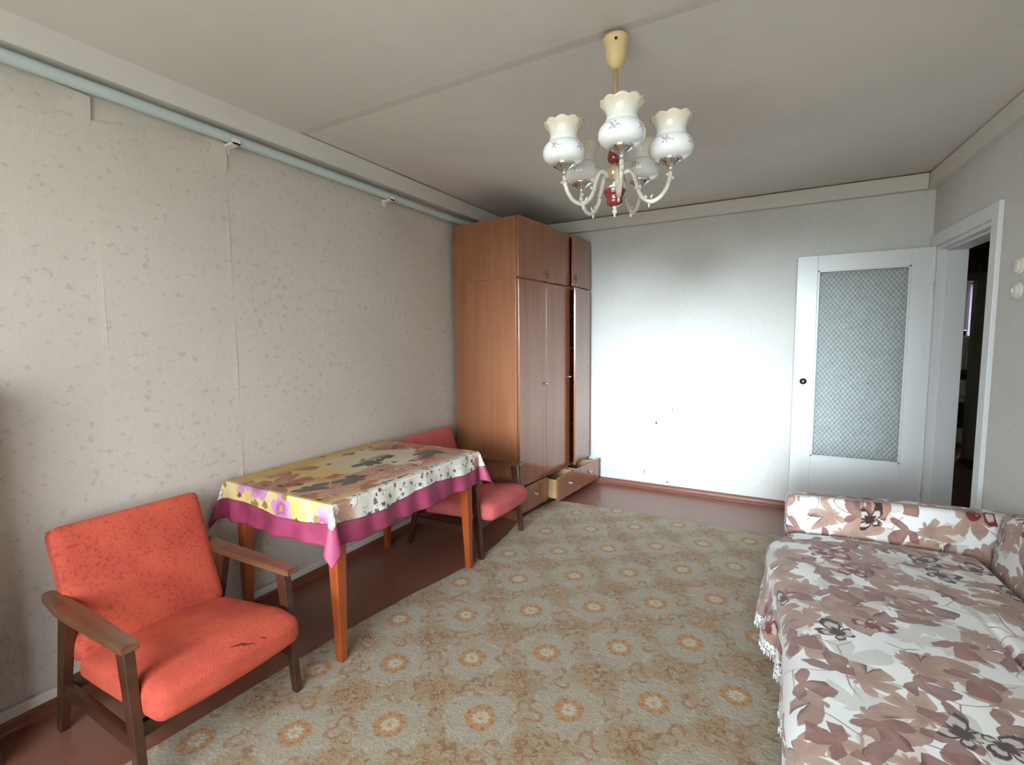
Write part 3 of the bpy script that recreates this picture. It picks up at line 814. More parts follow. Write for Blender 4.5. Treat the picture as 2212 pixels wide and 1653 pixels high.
# kitchen things glimpsed through the two doorways
fr = empty('refrigerator', (1.90, 9.05, 0), 0, 'white refrigerator glimpsed through the far doorway', 'refrigerator')
bm = bmesh.new(); b_span(bm, (-0.3, -0.25, 0.05), (0.3, 0.3, 1.385), 0.02); link_bm('body', bm, 'white_enamel', fr)
bm = bmesh.new(); b_span(bm, (-0.297, -0.30, 0.08), (0.297, -0.255, 1.375), 0.015); d_ = link_bm('door', bm, 'white_enamel', fr)
bm = bmesh.new(); b_span(bm, (0.22, -0.325, 0.9), (0.24, -0.30, 1.15), 0.005); link_bm('handle', bm, 'chrome', d_)
for sx in (-0.25, 0.25):
    bm = bmesh.new(); b_span(bm, (sx - 0.02, -0.2, 0), (sx + 0.02, -0.16, 0.05)); link_bm('foot', bm, 'black_enamel', fr)
pt = empty('cooking_pot', (2.10, 9.05, 1.385), 0, 'black pot standing on the white refrigerator', 'pot')
bm = bmesh.new(); b_lathe(bm, [(0, 0), (0.085, 0), (0.095, 0.02), (0.095, 0.07), (0, 0.07)], 20); link_bm('pot_body', bm, 'black_enamel', pt, True)
bm = bmesh.new(); b_lathe(bm, [(0.098, 0.07), (0.05, 0.085), (0.012, 0.09), (0.012, 0.105), (0, 0.107)], 20); link_bm('lid', bm, 'black_enamel', pt, True)
st = empty('kitchen_stove', (1.80, 8.2, 0), 0, 'white enamel stove with dark oven glass glimpsed through the far doorway', 'stove')
bm = bmesh.new(); b_span(bm, (-0.25, -0.22, 0.04), (0.25, 0.28, 0.84), 0.01); link_bm('body', bm, 'white_enamel', st)
bm = bmesh.new(); b_span(bm, (-0.24, -0.24, 0.24), (0.24, -0.222, 0.56), 0.006); link_bm('oven_door', bm, 'black_enamel', st)
bm = bmesh.new(); b_span(bm, (-0.25, -0.225, 0.841), (0.25, 0.28, 0.86), 0.004); link_bm('hob', bm, 'black_enamel', st)
bm = bmesh.new(); b_span(bm, (-0.22, -0.265, 0.62), (0.22, -0.25, 0.64), 0.004); b_span(bm, (-0.21, -0.255, 0.62), (-0.19, -0.221, 0.64)); b_span(bm, (0.19, -0.255, 0.62), (0.21, -0.221, 0.64)); link_bm('handle', bm, 'chrome', st)
ke = empty('saucepan', (1.98, 8.15, 0.861), 0, 'dark saucepan on the white kitchen stove', 'saucepan')
bm = bmesh.new(); b_lathe(bm, [(0, 0), (0.07, 0), (0.078, 0.015), (0.078, 0.09), (0.072, 0.09), (0.070, 0.02), (0, 0.015)], 20); link_bm('pan_body', bm, 'black_enamel', ke, True)
bm = bmesh.new(); b_tube(bm, [(-0.07, 0, 0.07), (-0.20, 0, 0.085)], 0.008, 8); link_bm('handle', bm, 'black_enamel', ke, True)
mt_ = box('door_mat', (1.72, 6.45, 0.0), (2.04, 7.12, 0.012), 'mat_fibre', None, 0.004); tag(mt_, 'dark brown door mat on the hall floor', 'mat')
# ground far below the windows
box('outdoor_ground', (-150, -200, -9.2), (150, 200, -9.0), 'outdoor_ground', kind='structure')

# ------------------------------------------------------------------ carpet
bm = bmesh.new()
outl = [(-1.93, YR + 0.08), (-1.885, 0.30), (-1.845, 0.70), (-1.805, 1.27), (-1.785, 1.55), (-1.742, 1.90), (-1.69, 2.15), (-1.650, 2.37), (-1.660, 2.70), (-1.700, 3.00), (-1.738, 3.165), (-1.745, 3.25), (-1.730, 3.45), (-1.690, 3.735), (-1.60, 3.745), (-0.8, 3.752), (0.05, 3.765), (0.80, 3.78), (0.95, 2.8), (1.06, 1.0), (1.10, YR + 0.08)]
b_prism(bm, outl, 0.0005, 0.010)
bmesh.ops.bevel(bm, geom=[e for e in bm.edges if all(abs(v.co.z - 0.010) < 1e-6 for v in e.verts)], offset=0.006, segments=2, affect='EDGES')
cp = link_bm('carpet', bm, 'carpet_medallion'); tag(cp, 'beige carpet with orange and white medallions on the brown floor', 'carpet')
CZ = 0.010

# ------------------------------------------------------------------ wardrobe with a top cabinet
WLOC, WRZ, WW, WD = (-1.728, 3.178, 0.0), -0.083, 1.23, 0.62
CW = WW / 3
ward = empty('wardrobe', WLOC, WRZ, 'tall brown veneered three door wardrobe with one door ajar and drawers pulled out', 'wardrobe')
Z0, ZD, ZT = 0.056, 0.262, 1.842
FR = -0.021
def wp(name, lo, hi, mat, parent, bev=0.0015): return box(name, lo, hi, mat, parent, bev)
wp('side_panel', (-WD, 0, 0.0), (FR, 0.018, ZT), 'wardrobe_veneer_side', ward)
wp('side_panel', (-WD, WW - 0.018, Z0), (FR, WW, ZT), 'wardrobe_veneer_side', ward)
for k in (1, 2): wp('divider', (-WD + 0.01, k * CW - 0.009, Z0), (FR, k * CW + 0.009, ZT - 0.018), 'wardrobe_inside', ward)
wp('back_panel', (-WD, 0.018, Z0), (-WD + 0.008, WW - 0.018, ZT - 0.018), 'wardrobe_inside', ward)
wp('top_panel', (-WD, 0.018, ZT - 0.018), (FR, WW - 0.018, ZT), 'wardrobe_veneer_side', ward)
wp('floor_panel', (-WD + 0.01, 0.018, ZD - 0.016), (FR, WW - 0.018, ZD), 'wardrobe_inside', ward)
wp('plinth', (-WD + 0.05, 0.02, 0.0), (FR - 0.05, WW - 0.03, Z0 - 0.003), 'wardrobe_inside', ward)
for z in (0.60, 0.95, 1.30, 1.58): wp('shelf', (-WD + 0.01, 2 * CW + 0.011, z), (FR - 0.03, WW - 0.02, z + 0.016), 'wardrobe_inside', ward)
def knob(parent, y, z, x=0.0, mat='chrome'):
    bm = bmesh.new(); b_lathe(bm, [(0, 0), (0.010, 0.0), (0.010, 0.002), (0.005, 0.004), (0.005, 0.012), (0.010, 0.016), (0.011, 0.021), (0.007, 0.026), (0, 0.027)], 16)
    bmesh.ops.rotate(bm, verts=bm.verts[:], cent=(0, 0, 0), matrix=Matrix.Rotation(PI / 2, 3, 'Y'))
    bmesh.ops.translate(bm, verts=bm.verts[:], vec=(x, y, z))
    return link_bm('knob', bm, mat, parent, True)
def keyhole(parent, y, z, x=0.0):
    bm = bmesh.new(); b_lathe(bm, [(0, 0.002), (0.007, 0.002), (0.008, 0.0), (0, 0.0)], 14)
    bmesh.ops.rotate(bm, verts=bm.verts[:], cent=(0, 0, 0), matrix=Matrix.Rotation(PI / 2, 3, 'Y'))
    bmesh.ops.translate(bm, verts=bm.verts[:], vec=(x, y, z))
    return link_bm('keyhole', bm, 'dark_metal', parent, True)
def pull(parent, y, z, x=0.0):
    bm = bmesh.new(); w, h = 0.017, 0.036
    pts = []
    for k in range(25):
        a = 2 * PI * k / 24; c, s = math.cos(a), math.sin(a)
        q = 0.5
        pts.append((x + 0.009, y + w * math.copysign(abs(c) ** q, c), z + h * math.copysign(abs(s) ** q, s)))
    b_tube(bm, pts, 0.0022, 8, False)
    b_box(bm, (x + 0.0045, y - w, z), (0.009, 0.004, 0.008)); b_box(bm, (x + 0.0045, y + w, z), (0.009, 0.004, 0.008))
    return link_bm('pull_handle', bm, 'handle_brown', parent, True)
def leaf_door(parent, hinge_y, y0, y1, z0, z1, ang, mat='wardrobe_veneer_front'):
    """door slab whose hinge line is at hinge_y; returns an object placed on the hinge"""
    bm = bmesh.new(); b_span(bm, (FR + 0.003, y0 - hinge_y, z0), (0.0, y1 - hinge_y, z1), 0.002)
    o = link_bm('door', bm, mat, parent); o.location = (0, hinge_y, 0); o.rotation_euler = (0, 0, ang); return o
g = 0.0015
d1 = leaf_door(ward, 0.006, 0.006, CW - g, ZD + 0.004, ZT - 0.004, 0.0)
knob(d1, CW - 0.020 - 0.006, 1.03); keyhole(d1, CW - 0.045 - 0.006, 1.03)
d2 = leaf_door(ward, CW + g, CW + g, 2 * CW - g, ZD + 0.004, ZT - 0.004, 0.0)
knob(d2, CW - 0.03, 1.06)
d3 = leaf_door(ward, WW, 2 * CW + g, WW - 0.002, ZD + 0.004, ZT - 0.004, 0.135)
knob(d3, -CW + 0.035, 1.05)
def drawer(k, out):
    y0, y1 = k * CW + 0.004, (k + 1) * CW - 0.004
    if k == 0: y0 = 0.004
    dep = 0.46
    bm = bmesh.new()
    yi0, yi1 = y0 + 0.018, y1 - 0.018
    b_span(bm, (-dep, yi0, Z0 + 0.012), (-0.019, yi0 + 0.012, ZD - 0.035)); b_span(bm, (-dep, yi1 - 0.012, Z0 + 0.012), (-0.019, yi1, ZD - 0.035))
    b_span(bm, (-dep, yi0, Z0 + 0.012), (-dep + 0.012, yi1, ZD - 0.035)); b_span(bm, (-dep, yi0, Z0 + 0.012), (-0.019, yi1, Z0 + 0.018))
    o = link_bm('drawer', bm, 'drawer_pine', ward); o.location = (out, 0, 0)
    bm = bmesh.new(); b_span(bm, (-0.019, y0, Z0 + 0.002), (0.0, y1, ZD - 0.012), 0.002)
    link_bm('drawer_front', bm, 'wardrobe_veneer_front', o)
    knob(o, (y0 + y1) / 2, 0.165)
    if k == 2: keyhole(o, (y0 + y1) / 2 - 0.03, 0.165)
    return o
drawer(0, 0.010); drawer(1, 0.105); drawer(2, 0.103)
topc = empty('top_cabinet', (WLOC[0], WLOC[1], 1.8425), WRZ, 'brown veneered top cabinet with three small doors standing on the wardrobe', 'cabinet')
TH_ = 0.449
wp('side_panel', (-WD, 0, 0), (FR, 0.018, TH_), 'wardrobe_veneer_side', topc); wp('side_panel', (-WD, WW - 0.018, 0), (FR, WW, TH_), 'wardrobe_veneer_side', topc)
wp('top_panel', (-WD, 0.018, TH_ - 0.018), (FR, WW - 0.018, TH_), 'wardrobe_veneer_side', topc); wp('floor_panel', (-WD, 0.018, 0), (FR, WW - 0.018, 0.018), 'wardrobe_inside', topc)
wp('back_panel', (-WD, 0.018, 0.018), (-WD + 0.008, WW - 0.018, TH_ - 0.018), 'wardrobe_inside', topc); wp('divider', (-WD + 0.01, 2 * CW - 0.009, 0.018), (FR, 2 * CW + 0.009, TH_ - 0.018), 'wardrobe_inside', topc)
t1 = leaf_door(topc, 0.004, 0.004, CW + 0.012, 0.010, TH_ + 0.004, -0.012); pull(t1, CW - 0.012, 0.065)
t2 = leaf_door(topc, 2 * CW - g, CW + 0.015, 2 * CW - g, 0.008, TH_, 0.0); pull(t2, -0.03, 0.065)
t3 = leaf_door(topc, WW, 2 * CW + 0.004, WW - 0.002, 0.008, TH_, 0.075); pull(t3, -CW + 0.045, 0.07)
# folded clothes on the wardrobe shelves
for (z, m, lb) in ((0.6175, 'cloth_pink', 'pinkish folded clothes on a wardrobe shelf behind the ajar door'), (0.9675, 'cloth_beige', 'beige folded clothes on a wardrobe shelf behind the ajar door'), (0.2635, 'cloth_grey', 'grey folded clothes at the bottom of the wardrobe behind the ajar door')):
    e_ = empty('folded_clothes', (WLOC[0] - 0.20, WLOC[1] + 2 * CW + 0.13, z), WRZ, lb, 'clothes', 'clothes in the wardrobe')
    zz = 0.0
    for i in range(3):
        h = 0.045 + 0.01 * i
        o = rbox('folded_layer', (0.26, 0.20 - 0.015 * i, h), 0.018, 6, m, e_, lambda p, i=i: (p.x + 0.004 * math.sin(31 * p.y + i), p.y, p.z + 0.004 * math.sin(23 * p.x + 2 * i)))
        o.location = (0.003 * i, 0, zz + h / 2 + 0.005); zz += h * 0.9

# ------------------------------------------------------------------ armchairs
def armchair(loc, label, mback, mseat, group=None):
    t = empty('armchair', loc, 0.0, label, 'armchair', group)
    for s in (-1, 1):
        y = s * 0.264
        bm = bmesh.new(); b_taper(bm, (0.287, y, 0.0105), (0.030, 0.026), (0.235, y, 0.488), (0.052, 0.032), 0.003); link_bm('leg', bm, 'chair_wood', t)
        bm = bmesh.new(); b_taper(bm, (-0.300, y, 0.0005), (0.034, 0.028), (-0.165, y, 0.490), (0.056, 0.034), 0.003); link_bm('leg', bm, 'chair_wood', t)
        bm = bmesh.new(); b_box(bm, (0.0, y - s * 0.004, 0.178), (0.50, 0.022, 0.048), 0.003); link_bm('side_rail', bm, 'chair_wood', t)
        # arm rest: wider at the elbow, rounded tail
        out = []
        yo, L = 1, 24
        for k in range(L + 1):
            u = k / L; x = -0.285 + 0.575 * u
            out.append((x, 0.030 - 0.007 * sstep(0.35, 1, u) - 0.008 * sstep(0.25, 0.0, u)))
        poly = [(x, y + s * 0.006 + w) for x, w in out] + [(x, y + s * 0.006 - w) for x, w in reversed(out)]
        tail = [(-0.285 - 0.026 * math.cos(a), y + s * 0.006 - 0.022 * math.sin(a) * 1.0) for a in [-PI / 2 + PI * (k + 1) / 8 for k in range(7)]]
        poly = poly + tail[::-1]
        bm = bmesh.new(); b_prism(bm, poly, 0.486, 0.510)
        for v in bm.verts: v.co.z += 0.012 * sstep(-0.18, -0.31, v.co.x)
        bmesh.ops.bevel(bm, geom=[e for e in bm.edges if abs(e.verts[0].co.z - e.verts[1].co.z) < 0.006], offset=0.004, segments=2, affect='EDGES')
        link_bm('armrest', bm, 'chair_arm_wood', t)
    bm = bmesh.new(); b_box(bm, (0.24, 0, 0.205), (0.026, 0.50, 0.05), 0.003); link_bm('front_rail', bm, 'chair_wood', t)
    bm = bmesh.new(); b_box(bm, (-0.235, 0, 0.19), (0.026, 0.50, 0.05), 0.003); link_bm('rear_rail', bm, 'chair_wood', t)
    bm = bmesh.new(); b_box(bm, (-0.255, 0, 0.44), (0.02, 0.50, 0.04), 0.003); link_bm('back_rail', bm, 'chair_wood', t)
    def dseat(p):
        x, y, z = p
        fx = (x + 0.27) / 0.54
        top = sstep(-0.045, 0.045, z)
        z2 = z * (0.75 + 0.45 * fx)
        z2 += top * (0.024 * (1 - (y / 0.25) ** 2) * (0.4 + 0.6 * math.sin(PI * min(1, max(0, fx)))) - 0.020 * sstep(0.78, 1.0, fx))
        z2 += 0.10 * x + 0.004 * mnoise.noise(Vector((x * 9, y * 9, 0))) * top
        x2 = x + (0.018 * (1 - (y / 0.25) ** 2) if x > 0.15 else 0)
        return (x2, y * (1.0 + 0.02 * math.sin(PI * fx)), z2)
    o = rbox('seat', (0.55, 0.492, 0.105), 0.036, 18, mseat, t, dseat); o.location = (0.085, 0, 0.288)
    def dback(p):
        x, y, z = p
        b = 0.010 * (1 - (y / 0.25) ** 2) * (1 - (z / 0.24) ** 2)
        return (x + (b if x > 0 else 0) + 0.003 * mnoise.noise(Vector((y * 8, z * 8, 1))), y, z)
    o = rbox('backrest', (0.075, 0.500, 0.475), 0.020, 16, mback, t, dback)
    o.location = (-0.262, 0, 0.505); o.rotation_euler = (0, -0.365, 0)
    return t
armchair((-1.93, 0.895, 0), 'orange red upholstered low armchair with dark wooden arms and torn seat', 'upholstery_back', 'upholstery_seat')
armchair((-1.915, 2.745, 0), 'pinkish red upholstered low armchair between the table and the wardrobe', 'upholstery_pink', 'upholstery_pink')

# ------------------------------------------------------------------ table and cloth
tb = empty('dining_table', ((TX0 + TX1) / 2, (TY0 + TY1) / 2, 0), 0, 'orange brown wooden dining table with tapered legs against the wall', 'table')
bm = bmesh.new(); b_box(bm, (0, 0, TZ - 0.013), (2 * HW, 2 * HV, 0.022), 0.004); link_bm('tabletop', bm, 'table_wood', tb)
ax, ay = HW - 0.055, HV - 0.06
for s in (-1, 1):
    bm = bmesh.new(); b_box(bm, (s * (ax + 0.008), 0, TZ - 0.072), (0.020, 2 * ay, 0.095), 0.002); link_bm('apron', bm, 'table_wood', tb)
    bm = bmesh.new(); b_box(bm, (0, s * (ay + 0.008), TZ - 0.072), (2 * ax, 0.020, 0.095), 0.002); link_bm('apron', bm, 'table_wood', tb)
    for q in (-1, 1):
        foot = 0.0105 if s > 0 else 0.0005
        bm = bmesh.new(); b_taper(bm, (s * (ax + 0.016), q * (ay + 0.010), foot), (0.034, 0.034), (s * ax, q * ay, TZ - 0.024), (0.064, 0.064), 0.004); link_bm('leg', bm, 'table_wood', tb)
def cloth_pos(u, v):
    eu, ev = max(0.0, abs(u) - HW), max(0.0, abs(v) - HV)
    su, sv = (1 if u > 0 else -1), (1 if v > 0 else -1)
    z = TZ + 0.0015
    o = 0.007
    if eu == 0 and ev == 0:
        # soften the very edge
        return (u, v, z)
    wall = 0.25 if (u < 0) else 1.0
    if eu > 0 and ev == 0:
        fl = (0.06 + 0.10 * (0.5 + 0.5 * math.sin(v * 17 + 1.0)) + 0.05 * math.sin(v * 41)) * wall
        fl *= sstep(HV, HV - 0.10, abs(v)) if True else 1
        return (su * (HW + min(o, eu) + eu * fl), v, z - max(0, eu - o) * 0.985)
    if ev > 0 and eu == 0:
        fl = 0.05 + 0.10 * (0.5 + 0.5 * math.sin(u * 15 + 2.0 + sv)) + 0.04 * math.sin(u * 37)
        fl *= sstep(HW, HW - 0.10, abs(u))
        return (u, sv * (HV + min(o, ev) + ev * fl), z - max(0, ev - o) * 0.985)
    rho = math.hypot(eu, ev); ph = math.atan2(ev, eu)
    k = 0.36 * (0.35 if u < 0 else 1.0)
    b = math.sin(2 * ph)
    dx = (0.34 * b * math.cos(PI / 4) + 0.16 * math.sin(4 * ph) * 0.7071) * (0.45 if u < 0 else 1.0)
    dy = 0.34 * b * math.sin(PI / 4) - 0.16 * math.sin(4 * ph) * 0.7071
    n = min(o, rho)
    return (su * (HW + n * math.cos(ph) ** 0.5 + rho * dx), sv * (HV + n * math.sin(ph) ** 0.5 + rho * dy), z - max(0, rho - o) * (0.985 - 0.12 * b))
def axis_samples(h, d, n_in, n_out):
    a = [-h - d + d * k / n_out for k in range(n_out)] + [-h + 2 * h * k / n_in for k in range(n_in)] + [h + d * k / n_out for k in range(n_out + 1)]
    return a
us, vs_ = axis_samples(HW, DROP, 36, 26), axis_samples(HV, DROP, 80, 26)
bm = bmesh.new(); lay = bm.loops.layers.uv.verify()
G = [[bm.verts.new(cloth_pos(u, v)) for v in vs_] for u in us]
for i in range(len(us) - 1):
    for j in range(len(vs_) - 1):
        f = bm.faces.new((G[i][j], G[i + 1][j], G[i + 1][j + 1], G[i][j + 1]))
        for lp, (a, b) in zip(f.loops, ((i, j), (i + 1, j), (i + 1, j + 1), (i, j + 1))): lp[lay].uv = (us[a], vs_[b])
cl = link_bm('tablecloth', bm, 'tablecloth_print', None, True); cl.location = tb.location
solid(cl, 0.0012, 1)
tag(cl, 'yellow and cream floral tablecloth with magenta hem draped over the dining table', 'tablecloth')

# ------------------------------------------------------------------ sofa, turned with the right wall
SO = (-0.048, 2.75, 0.0)
sofa = empty('sofa', SO, ANG, 'low sofa bed with brown leaf print upholstery against the right wall', 'sofa')
bm = bmesh.new(); b_span(bm, (0.14, -1.84, 0.07), (0.98, -0.002, 0.295), 0.01); link_bm('base_frame', bm, 'dark_cabinet_wood', sofa)
for (x, y) in ((0.19, -1.78), (0.94, -1.78), (0.19, -0.06), (0.94, -0.06)):
    bm = bmesh.new(); b_taper(bm, (x, y, 0.0105), (0.035, 0.035), (x, y, 0.07), (0.05, 0.05)); link_bm('leg', bm, 'dark_cabinet_wood', sofa)
uvx = lambda ox, oz: (lambda p: (p.x + ox, p.y - p.z + oz))
uvy = lambda ox, oz: (lambda p: (p.x + p.z + ox, p.y + oz))
o = rbox('seat_cushion', (0.67, 1.80, 0.085), 0.035, 14, 'bedspread_print', sofa, None, uvx(3.0, 2.0)); o.location = (0.465, -0.93, 0.339)
def darm(p): return (p.x, p.y + 0.006 * math.sin(5 * p.x), p.z + 0.006 * math.sin(4 * p.x + 1))
o = rbox('armrest', (0.90, 0.125, 0.50), 0.035, 16, 'bedspread_print', sofa, darm, uvx(1.35, 0.62)); o.location = (0.530, 0.074, 0.345)
bm = bmesh.new(); b_tube(bm, [(0.0815, 0.030, 0.44 + 0.02 * k) for k in range(6)] + [(0.095, 0.036, 0.584)] + [(0.115 + 0.05 * k, 0.046, 0.5962 + 0.006 * math.sin(4 * (0.115 + 0.05 * k - 0.53) + 1)) for k in range(15)], 0.0035, 8); link_bm('piping', bm, 'piping_taupe', sofa, True)
def dbk(p):
    x, y, z = p
    return (x + 0.10 * (z - 0.0) + 0.004 * math.sin(9 * y), y, z + 0.008 * math.sin(6 * y + 1))
o = rbox('backrest', (0.18, 1.83, 0.34), 0.055, 16, 'bedspread_print', sofa, dbk, uvy(0.7, 4.1)); o.location = (0.938, -0.922, 0.475)
# bedspread over the seat
SZ = 0.4225
TOPW, RAD = 0.775, 0.055
ARC = RAD * PI / 2
def edge_in(y): return 0.085 * sstep(-0.22, 0.0, y) + 0.012 * math.sin(y * 6.0 + 0.5)
def spread(s, y):
    """s metres from the rear crease, y along the sofa"""
    ei = edge_in(y)
    tw = TOPW - ei
    pil = 0.010 * math.sin(PI * min(1, s / TOPW)) + 0.003 * mnoise.noise(Vector((s * 7, y * 7, 0))) - 0.016 * sstep(-0.06, 0.0, y)
    gx = 0.205 - 0.03 * sstep(-0.55, -1.8, y)
    groove = 0.030 * sstep(-0.50, -0.85, y) * math.exp(-((s - gx) / 0.011) ** 2)
    if s <= tw:
        return (0.825 - s, y, SZ + pil - groove - 0.028 * sstep(0.030, 0.0, s))
    t = s - tw
    if t <= ARC:
        a = t / RAD
        return (0.825 - tw - RAD * math.sin(a), y, SZ + pil - RAD * (1 - math.cos(a)))
    t -= ARC
    k = t / 0.17
    fold = (0.013 * math.sin(y * 31 + 1.3 * math.sin(y * 9)) + 0.007 * math.sin(y * 63)) * min(1.2, k)
    flare = 0.050 * sstep(-0.80, -0.66, y) * sstep(-0.20, -0.36, y) - 0.012
    x = 0.825 - tw - RAD - (flare * sstep(0, 1.0, k)) + fold - ei * 0.4 * sstep(0, 1, k)
    return (x, y, SZ + pil - RAD - t)
SL = TOPW + ARC + 0.145
y0_, y1_ = -1.85, -0.002
bm = bmesh.new()
b_grid(bm, 130, 240, lambda a, b: spread(a * SL, lerp(y0_, y1_, b)), lambda a, b: (0.825 - a * SL, lerp(y0_, y1_, b)))
bs = link_bm('bedspread', bm, 'bedspread_print', None, True); bs.location = SO; bs.rotation_euler = (0, 0, ANG); solid(bs, 0.002, 1)
tag(bs, 'white bedspread with brown and maroon leaves and lace hem spread over the sofa', 'bedspread')
bm = bmesh.new()
b_grid(bm, 4, 240, lambda a, b: spread(SL + a * 0.038, lerp(y0_, y1_, b)), lambda a, b: (a * 0.038, lerp(y0_, y1_, b)))
ltr = link_bm('lace_trim', bm, 'lace_white', bs, True); solid(ltr, 0.0015, 1)
bm = bmesh.new()
for k in range(420):
    y = lerp(y0_, y1_, (k + 0.5) / 420)
    a = Vector(spread(SL + 0.036, y)); b = Vector(spread(SL + 0.036 + random.uniform(0.018, 0.030), y + random.uniform(-0.002, 0.002)))
    b.x += random.uniform(-0.003, 0.003)
    vs = [bm.verts.new(a + Vector((0, d, 0))) for d in (-0.0014, 0.0014)] + [bm.verts.new(b + Vector((0, d, 0))) for d in (0.0010, -0.0010)]
    wv = [bm.verts.new(v.co + Vector((0.0018, 0, 0))) for v in vs]
    for f in ((0, 1, 2, 3),): bm.faces.new([vs[i] for i in f]); bm.faces.new([wv[i] for i in reversed(f)])
    for i in range(4): j = (i + 1) % 4; bm.faces.new((vs[j], vs[i], wv[i], wv[j]))
fr_ = link_bm('fringe', bm, 'lace_white', bs); fr_['kind'] = 'stuff'

# ------------------------------------------------------------------ chandelier
CX, CY = -0.582, 1.838
ch = empty('chandelier', (CX, CY, 0), 0, 'five armed glass chandelier with white flowered shades and ruby glass stem', 'chandelier')
bm = bmesh.new()
b_lathe(bm, [(0, 2.377), (0.010, 2.378), (0.020, 2.384), (0.031, 2.398), (0.038, 2.420), (0.041, 2.455), (0.043, 2.468), (0.047, 2.476), (0.048, 2.487), (0.044, 2.487), (0.040, 2.470), (0, 2.465)], 32)
cn = link_bm('ceiling_cup', bm, 'cream_plastic', ch, True)
bm = bmesh.new(); b_tube(bm, [(0.013, -0.043, 2.462), (0.014, -0.0465, 2.462)], 0.005, 10); link_bm('screw', bm, 'dark_metal', cn, True)
bm = bmesh.new(); b_tube(bm, [(0, 0, 2.465), (0, 0, 2.499), (0.006, 0, 2.504)], 0.004, 8); b_tube(bm, [(-0.03, 0.01, 2.484), (-0.015, 0.0, 2.496), (0.01, 0.012, 2.497), (0.03, 0.0, 2.484)], 0.003, 6); link_bm('hook', bm, 'dark_metal', ch, True)
bm = bmesh.new(); b_tube(bm, [(0, 0, 2.06), (0, 0, 2.384)], 0.0075, 14); link_bm('stem_rod', bm, 'rod_brass', ch, True)
bm = bmesh.new(); b_lathe(bm, [(0, 2.150), (0.011, 2.149), (0.016, 2.13), (0.019, 2.10), (0.027, 2.075), (0.029, 2.06), (0.024, 2.048), (0.012, 2.044), (0, 2.044)], 28); link_bm('ruby_baluster', bm, 'ruby_glass', ch, True)
bm = bmesh.new(); b_lathe(bm, [(0, 2.046), (0.012, 2.044), (0.016, 2.038), (0.026, 2.030), (0.034, 2.015), (0.034, 2.004), (0.030, 1.992), (0.020, 1.983), (0.014, 1.978), (0, 1.976)], 28); link_bm('glass_bulb', bm, 'amber_glass', ch, True)
bm = bmesh.new(); b_lathe(bm, [(0, 1.978), (0.012, 1.977), (0.013, 1.968), (0.024, 1.960), (0.032, 1.948), (0.026, 1.942), (0, 1.942)], 28); link_bm('hub', bm, 'clear_glass', ch, True)
bm = bmesh.new(); b_lathe(bm, [(0, 1.943), (0.042, 1.946), (0.043, 1.942), (0.035, 1.926), (0.029, 1.915), (0.031, 1.905), (0.029, 1.895), (0.018, 1.888), (0.008, 1.886), (0, 1.886)], 28); link_bm('ruby_cup', bm, 'ruby_glass', ch, True)
bm = bmesh.new(); b_lathe(bm, [(0, 1.888), (0.007, 1.887), (0.008, 1.880), (0.005, 1.876), (0.009, 1.870), (0.008, 1.862), (0.003, 1.856), (0.0045, 1.851), (0.003, 1.846), (0, 1.845)], 20); link_bm('finial', bm, 'clear_glass', ch, True)
base_a = math.atan2(-CY, -CX)
def arm_curve():
    ctl = [(0.024, 1.990), (0.040, 2.008), (0.062, 2.004), (0.078, 1.965), (0.094, 1.918), (0.126, 1.890), (0.160, 1.898), (0.186, 1.928), (0.197, 1.962), (0.200, 1.992)]
    P_ = [Vector((a, 0, b)) for a, b in ctl]; out = []
    for i in range(len(P_) - 1):
        p0, p1, p2, p3 = P_[max(i - 1, 0)], P_[i], P_[i + 1], P_[min(i + 2, len(P_) - 1)]
        for k in range(5):
            t = k / 5
            out.append(0.5 * ((2 * p1) + (-p0 + p2) * t + (2 * p0 - 5 * p1 + 4 * p2 - p3) * t * t + (-p0 + 3 * p1 - 3 * p2 + p3) * t ** 3))
    out.append(P_[-1]); return out
AR = 0.200
SHB = 2.028
prof_sh = [(0.034, 0.000), (0.054, 0.003), (0.069, 0.012), (0.077, 0.026), (0.079, 0.040), (0.0755, 0.055), (0.067, 0.067), (0.057, 0.0735), (0.054, 0.076), (0.0555, 0.079), (0.0525, 0.088), (0.0515, 0.099), (0.0545, 0.111), (0.061, 0.124), (0.070, 0.136), (0.075, 0.142)]
prof_in = [(r - 0.003, z + (0.003 if i == 0 else 0)) for i, (r, z) in enumerate(prof_sh)][::-1]
def scal(r, z, a):
    if z > 0.11:
        k = (z - 0.11) / 0.032
        c = abs(math.cos(a * 5))
        return r + 0.0008 * k * math.cos(a * 10), z + 0.008 * k * (c - 0.7)
    return r, z
curve = arm_curve()
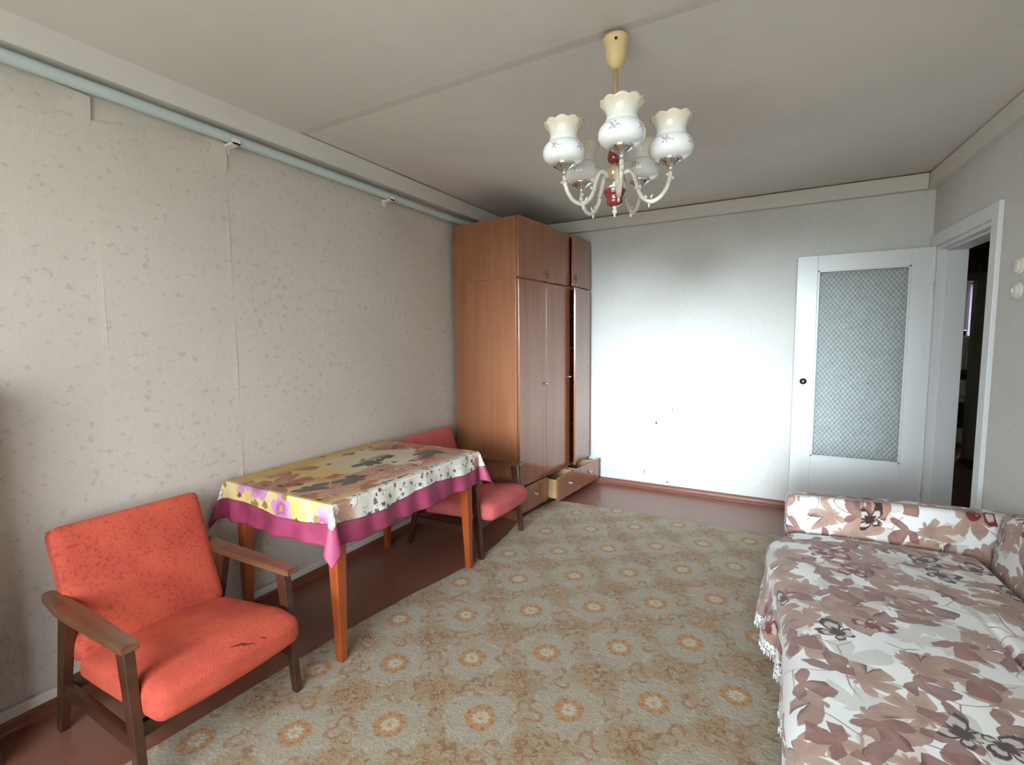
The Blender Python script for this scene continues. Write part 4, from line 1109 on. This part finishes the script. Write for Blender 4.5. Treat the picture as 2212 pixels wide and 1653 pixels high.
for i in range(5):
    a = base_a + math.radians(6 + 72 * i)
    bm = bmesh.new()
    b_tube(bm, curve, [0.0072] * len(curve), 12)
    for (r_, z_, dr, dz) in ((0.126, 1.884, 0.0, -0.014), (0.118, 1.898, -0.006, 0.016), (0.132, 1.900, 0.005, 0.014), (0.192, 1.950, 0.012, 0.006), (0.200, 1.968, 0.012, -0.008), (0.198, 1.975, -0.013, 0.004), (0.084, 1.940, 0.012, 0.012), (0.082, 1.935, -0.008, 0.012)):
        b_tube(bm, [(r_, 0, z_), (r_ + dr * 0.7, 0, z_ + dz * 0.7), (r_ + dr * 1.2, 0, z_ + dz * 1.2)], [0.0035, 0.0042, 0.0012], 8)
    am = link_bm('arm', bm, 'clear_glass', ch, True); am.rotation_euler = (0, 0, a)
    bm = bmesh.new()
    b_lathe(bm, [(0, 1.986), (0.007, 1.986), (0.008, 1.996), (0.011, 2.002), (0.018, 2.009), (0.032, 2.019), (0.040, 2.022), (0.041, 2.030), (0.039, 2.030), (0.037, 2.025), (0, 2.018)], 24, (AR, 0, 0), lambda r, z, an: (r * (1 + (0.06 * math.cos(an * 12) if 0.0105 < r < 0.033 else 0)), z))
    link_bm('shade_cup', bm, 'chrome', am, True)
    bm = bmesh.new(); b_lathe(bm, prof_sh + prof_in, 60, (0, 0, 0), scal)
    sh = link_bm('lamp_shade', bm, 'opal_glass', ch, True)
    sh.location = (AR * math.cos(a), AR * math.sin(a), SHB); sh.rotation_euler = (0, 0, a + 0.5)
    bm = bmesh.new(); b_lathe(bm, [(0, 0.0), (0.012, 0.0), (0.012, 0.04), (0.010, 0.045), (0.017, 0.065), (0.018, 0.08), (0.012, 0.098), (0, 0.102)], 16)
    bl = link_bm('bulb', bm, 'white_enamel', ch, True); bl.location = (AR * math.cos(a), AR * math.sin(a), SHB - 0.004)

# ------------------------------------------------------------------ wall switches
for (z, lb) in ((1.715, 'upper round cream switch on the wall beside the doorway'), (1.600, 'lower round cream switch on the wall beside the doorway')):
    s_ = empty('wall_switch', (0, 0, 0), 0, lb, 'switch', 'round switches by the door')
    M = Matrix.Translation((XR, YB, 0)) @ Matrix.Rotation(ANG, 4, 'Z') @ Matrix.Translation((0, -1.245, z))
    s_.matrix_world = M
    bm = bmesh.new(); b_lathe(bm, [(0, 0.0), (0.041, 0.0), (0.042, 0.003), (0.042, 0.010), (0.039, 0.014), (0, 0.014)], 32)
    bmesh.ops.rotate(bm, verts=bm.verts[:], cent=(0, 0, 0), matrix=Matrix.Rotation(-PI / 2, 3, 'Y')); link_bm('base', bm, 'switch_plastic', s_, True)
    bm = bmesh.new(); b_lathe(bm, [(0, 0.014), (0.034, 0.014), (0.034, 0.019), (0.028, 0.023), (0, 0.024)], 32)
    bmesh.ops.rotate(bm, verts=bm.verts[:], cent=(0, 0, 0), matrix=Matrix.Rotation(-PI / 2, 3, 'Y')); link_bm('cover', bm, 'switch_plastic', s_, True)
    if z < 1.65:
        bm = bmesh.new(); b_box(bm, (-0.026, 0, 0), (0.008, 0.010, 0.022), 0.002); link_bm('rocker', bm, 'switch_plastic', s_)
# tall dark cupboard whose edge shows beside the armchair
cb = empty('dark_cupboard', (-2.26, 0.06, 0), 0, 'tall dark brown cupboard against the left wall beside the orange armchair', 'cupboard')
box('carcass', (-0.096, -0.40, 0.04), (0.080, 0.405, 1.25), 'dark_cabinet_wood', cb, 0.003)
for q in (-1, 1):
    d_ = box('door', (0.081, -0.198 + 0.201 * q, 0.06), (0.097, 0.198 + 0.201 * q, 1.235), 'dark_cabinet_wood', cb, 0.003)
    knob(d_, 0.03 * q, 0.70, 0.097, 'brass')
box('top_board', (-0.096, -0.405, 1.251), (0.100, 0.410, 1.272), 'dark_cabinet_wood', cb, 0.003)
box('plinth', (-0.09, -0.39, 0.0), (0.07, 0.395, 0.04), 'dark_cabinet_wood', cb)
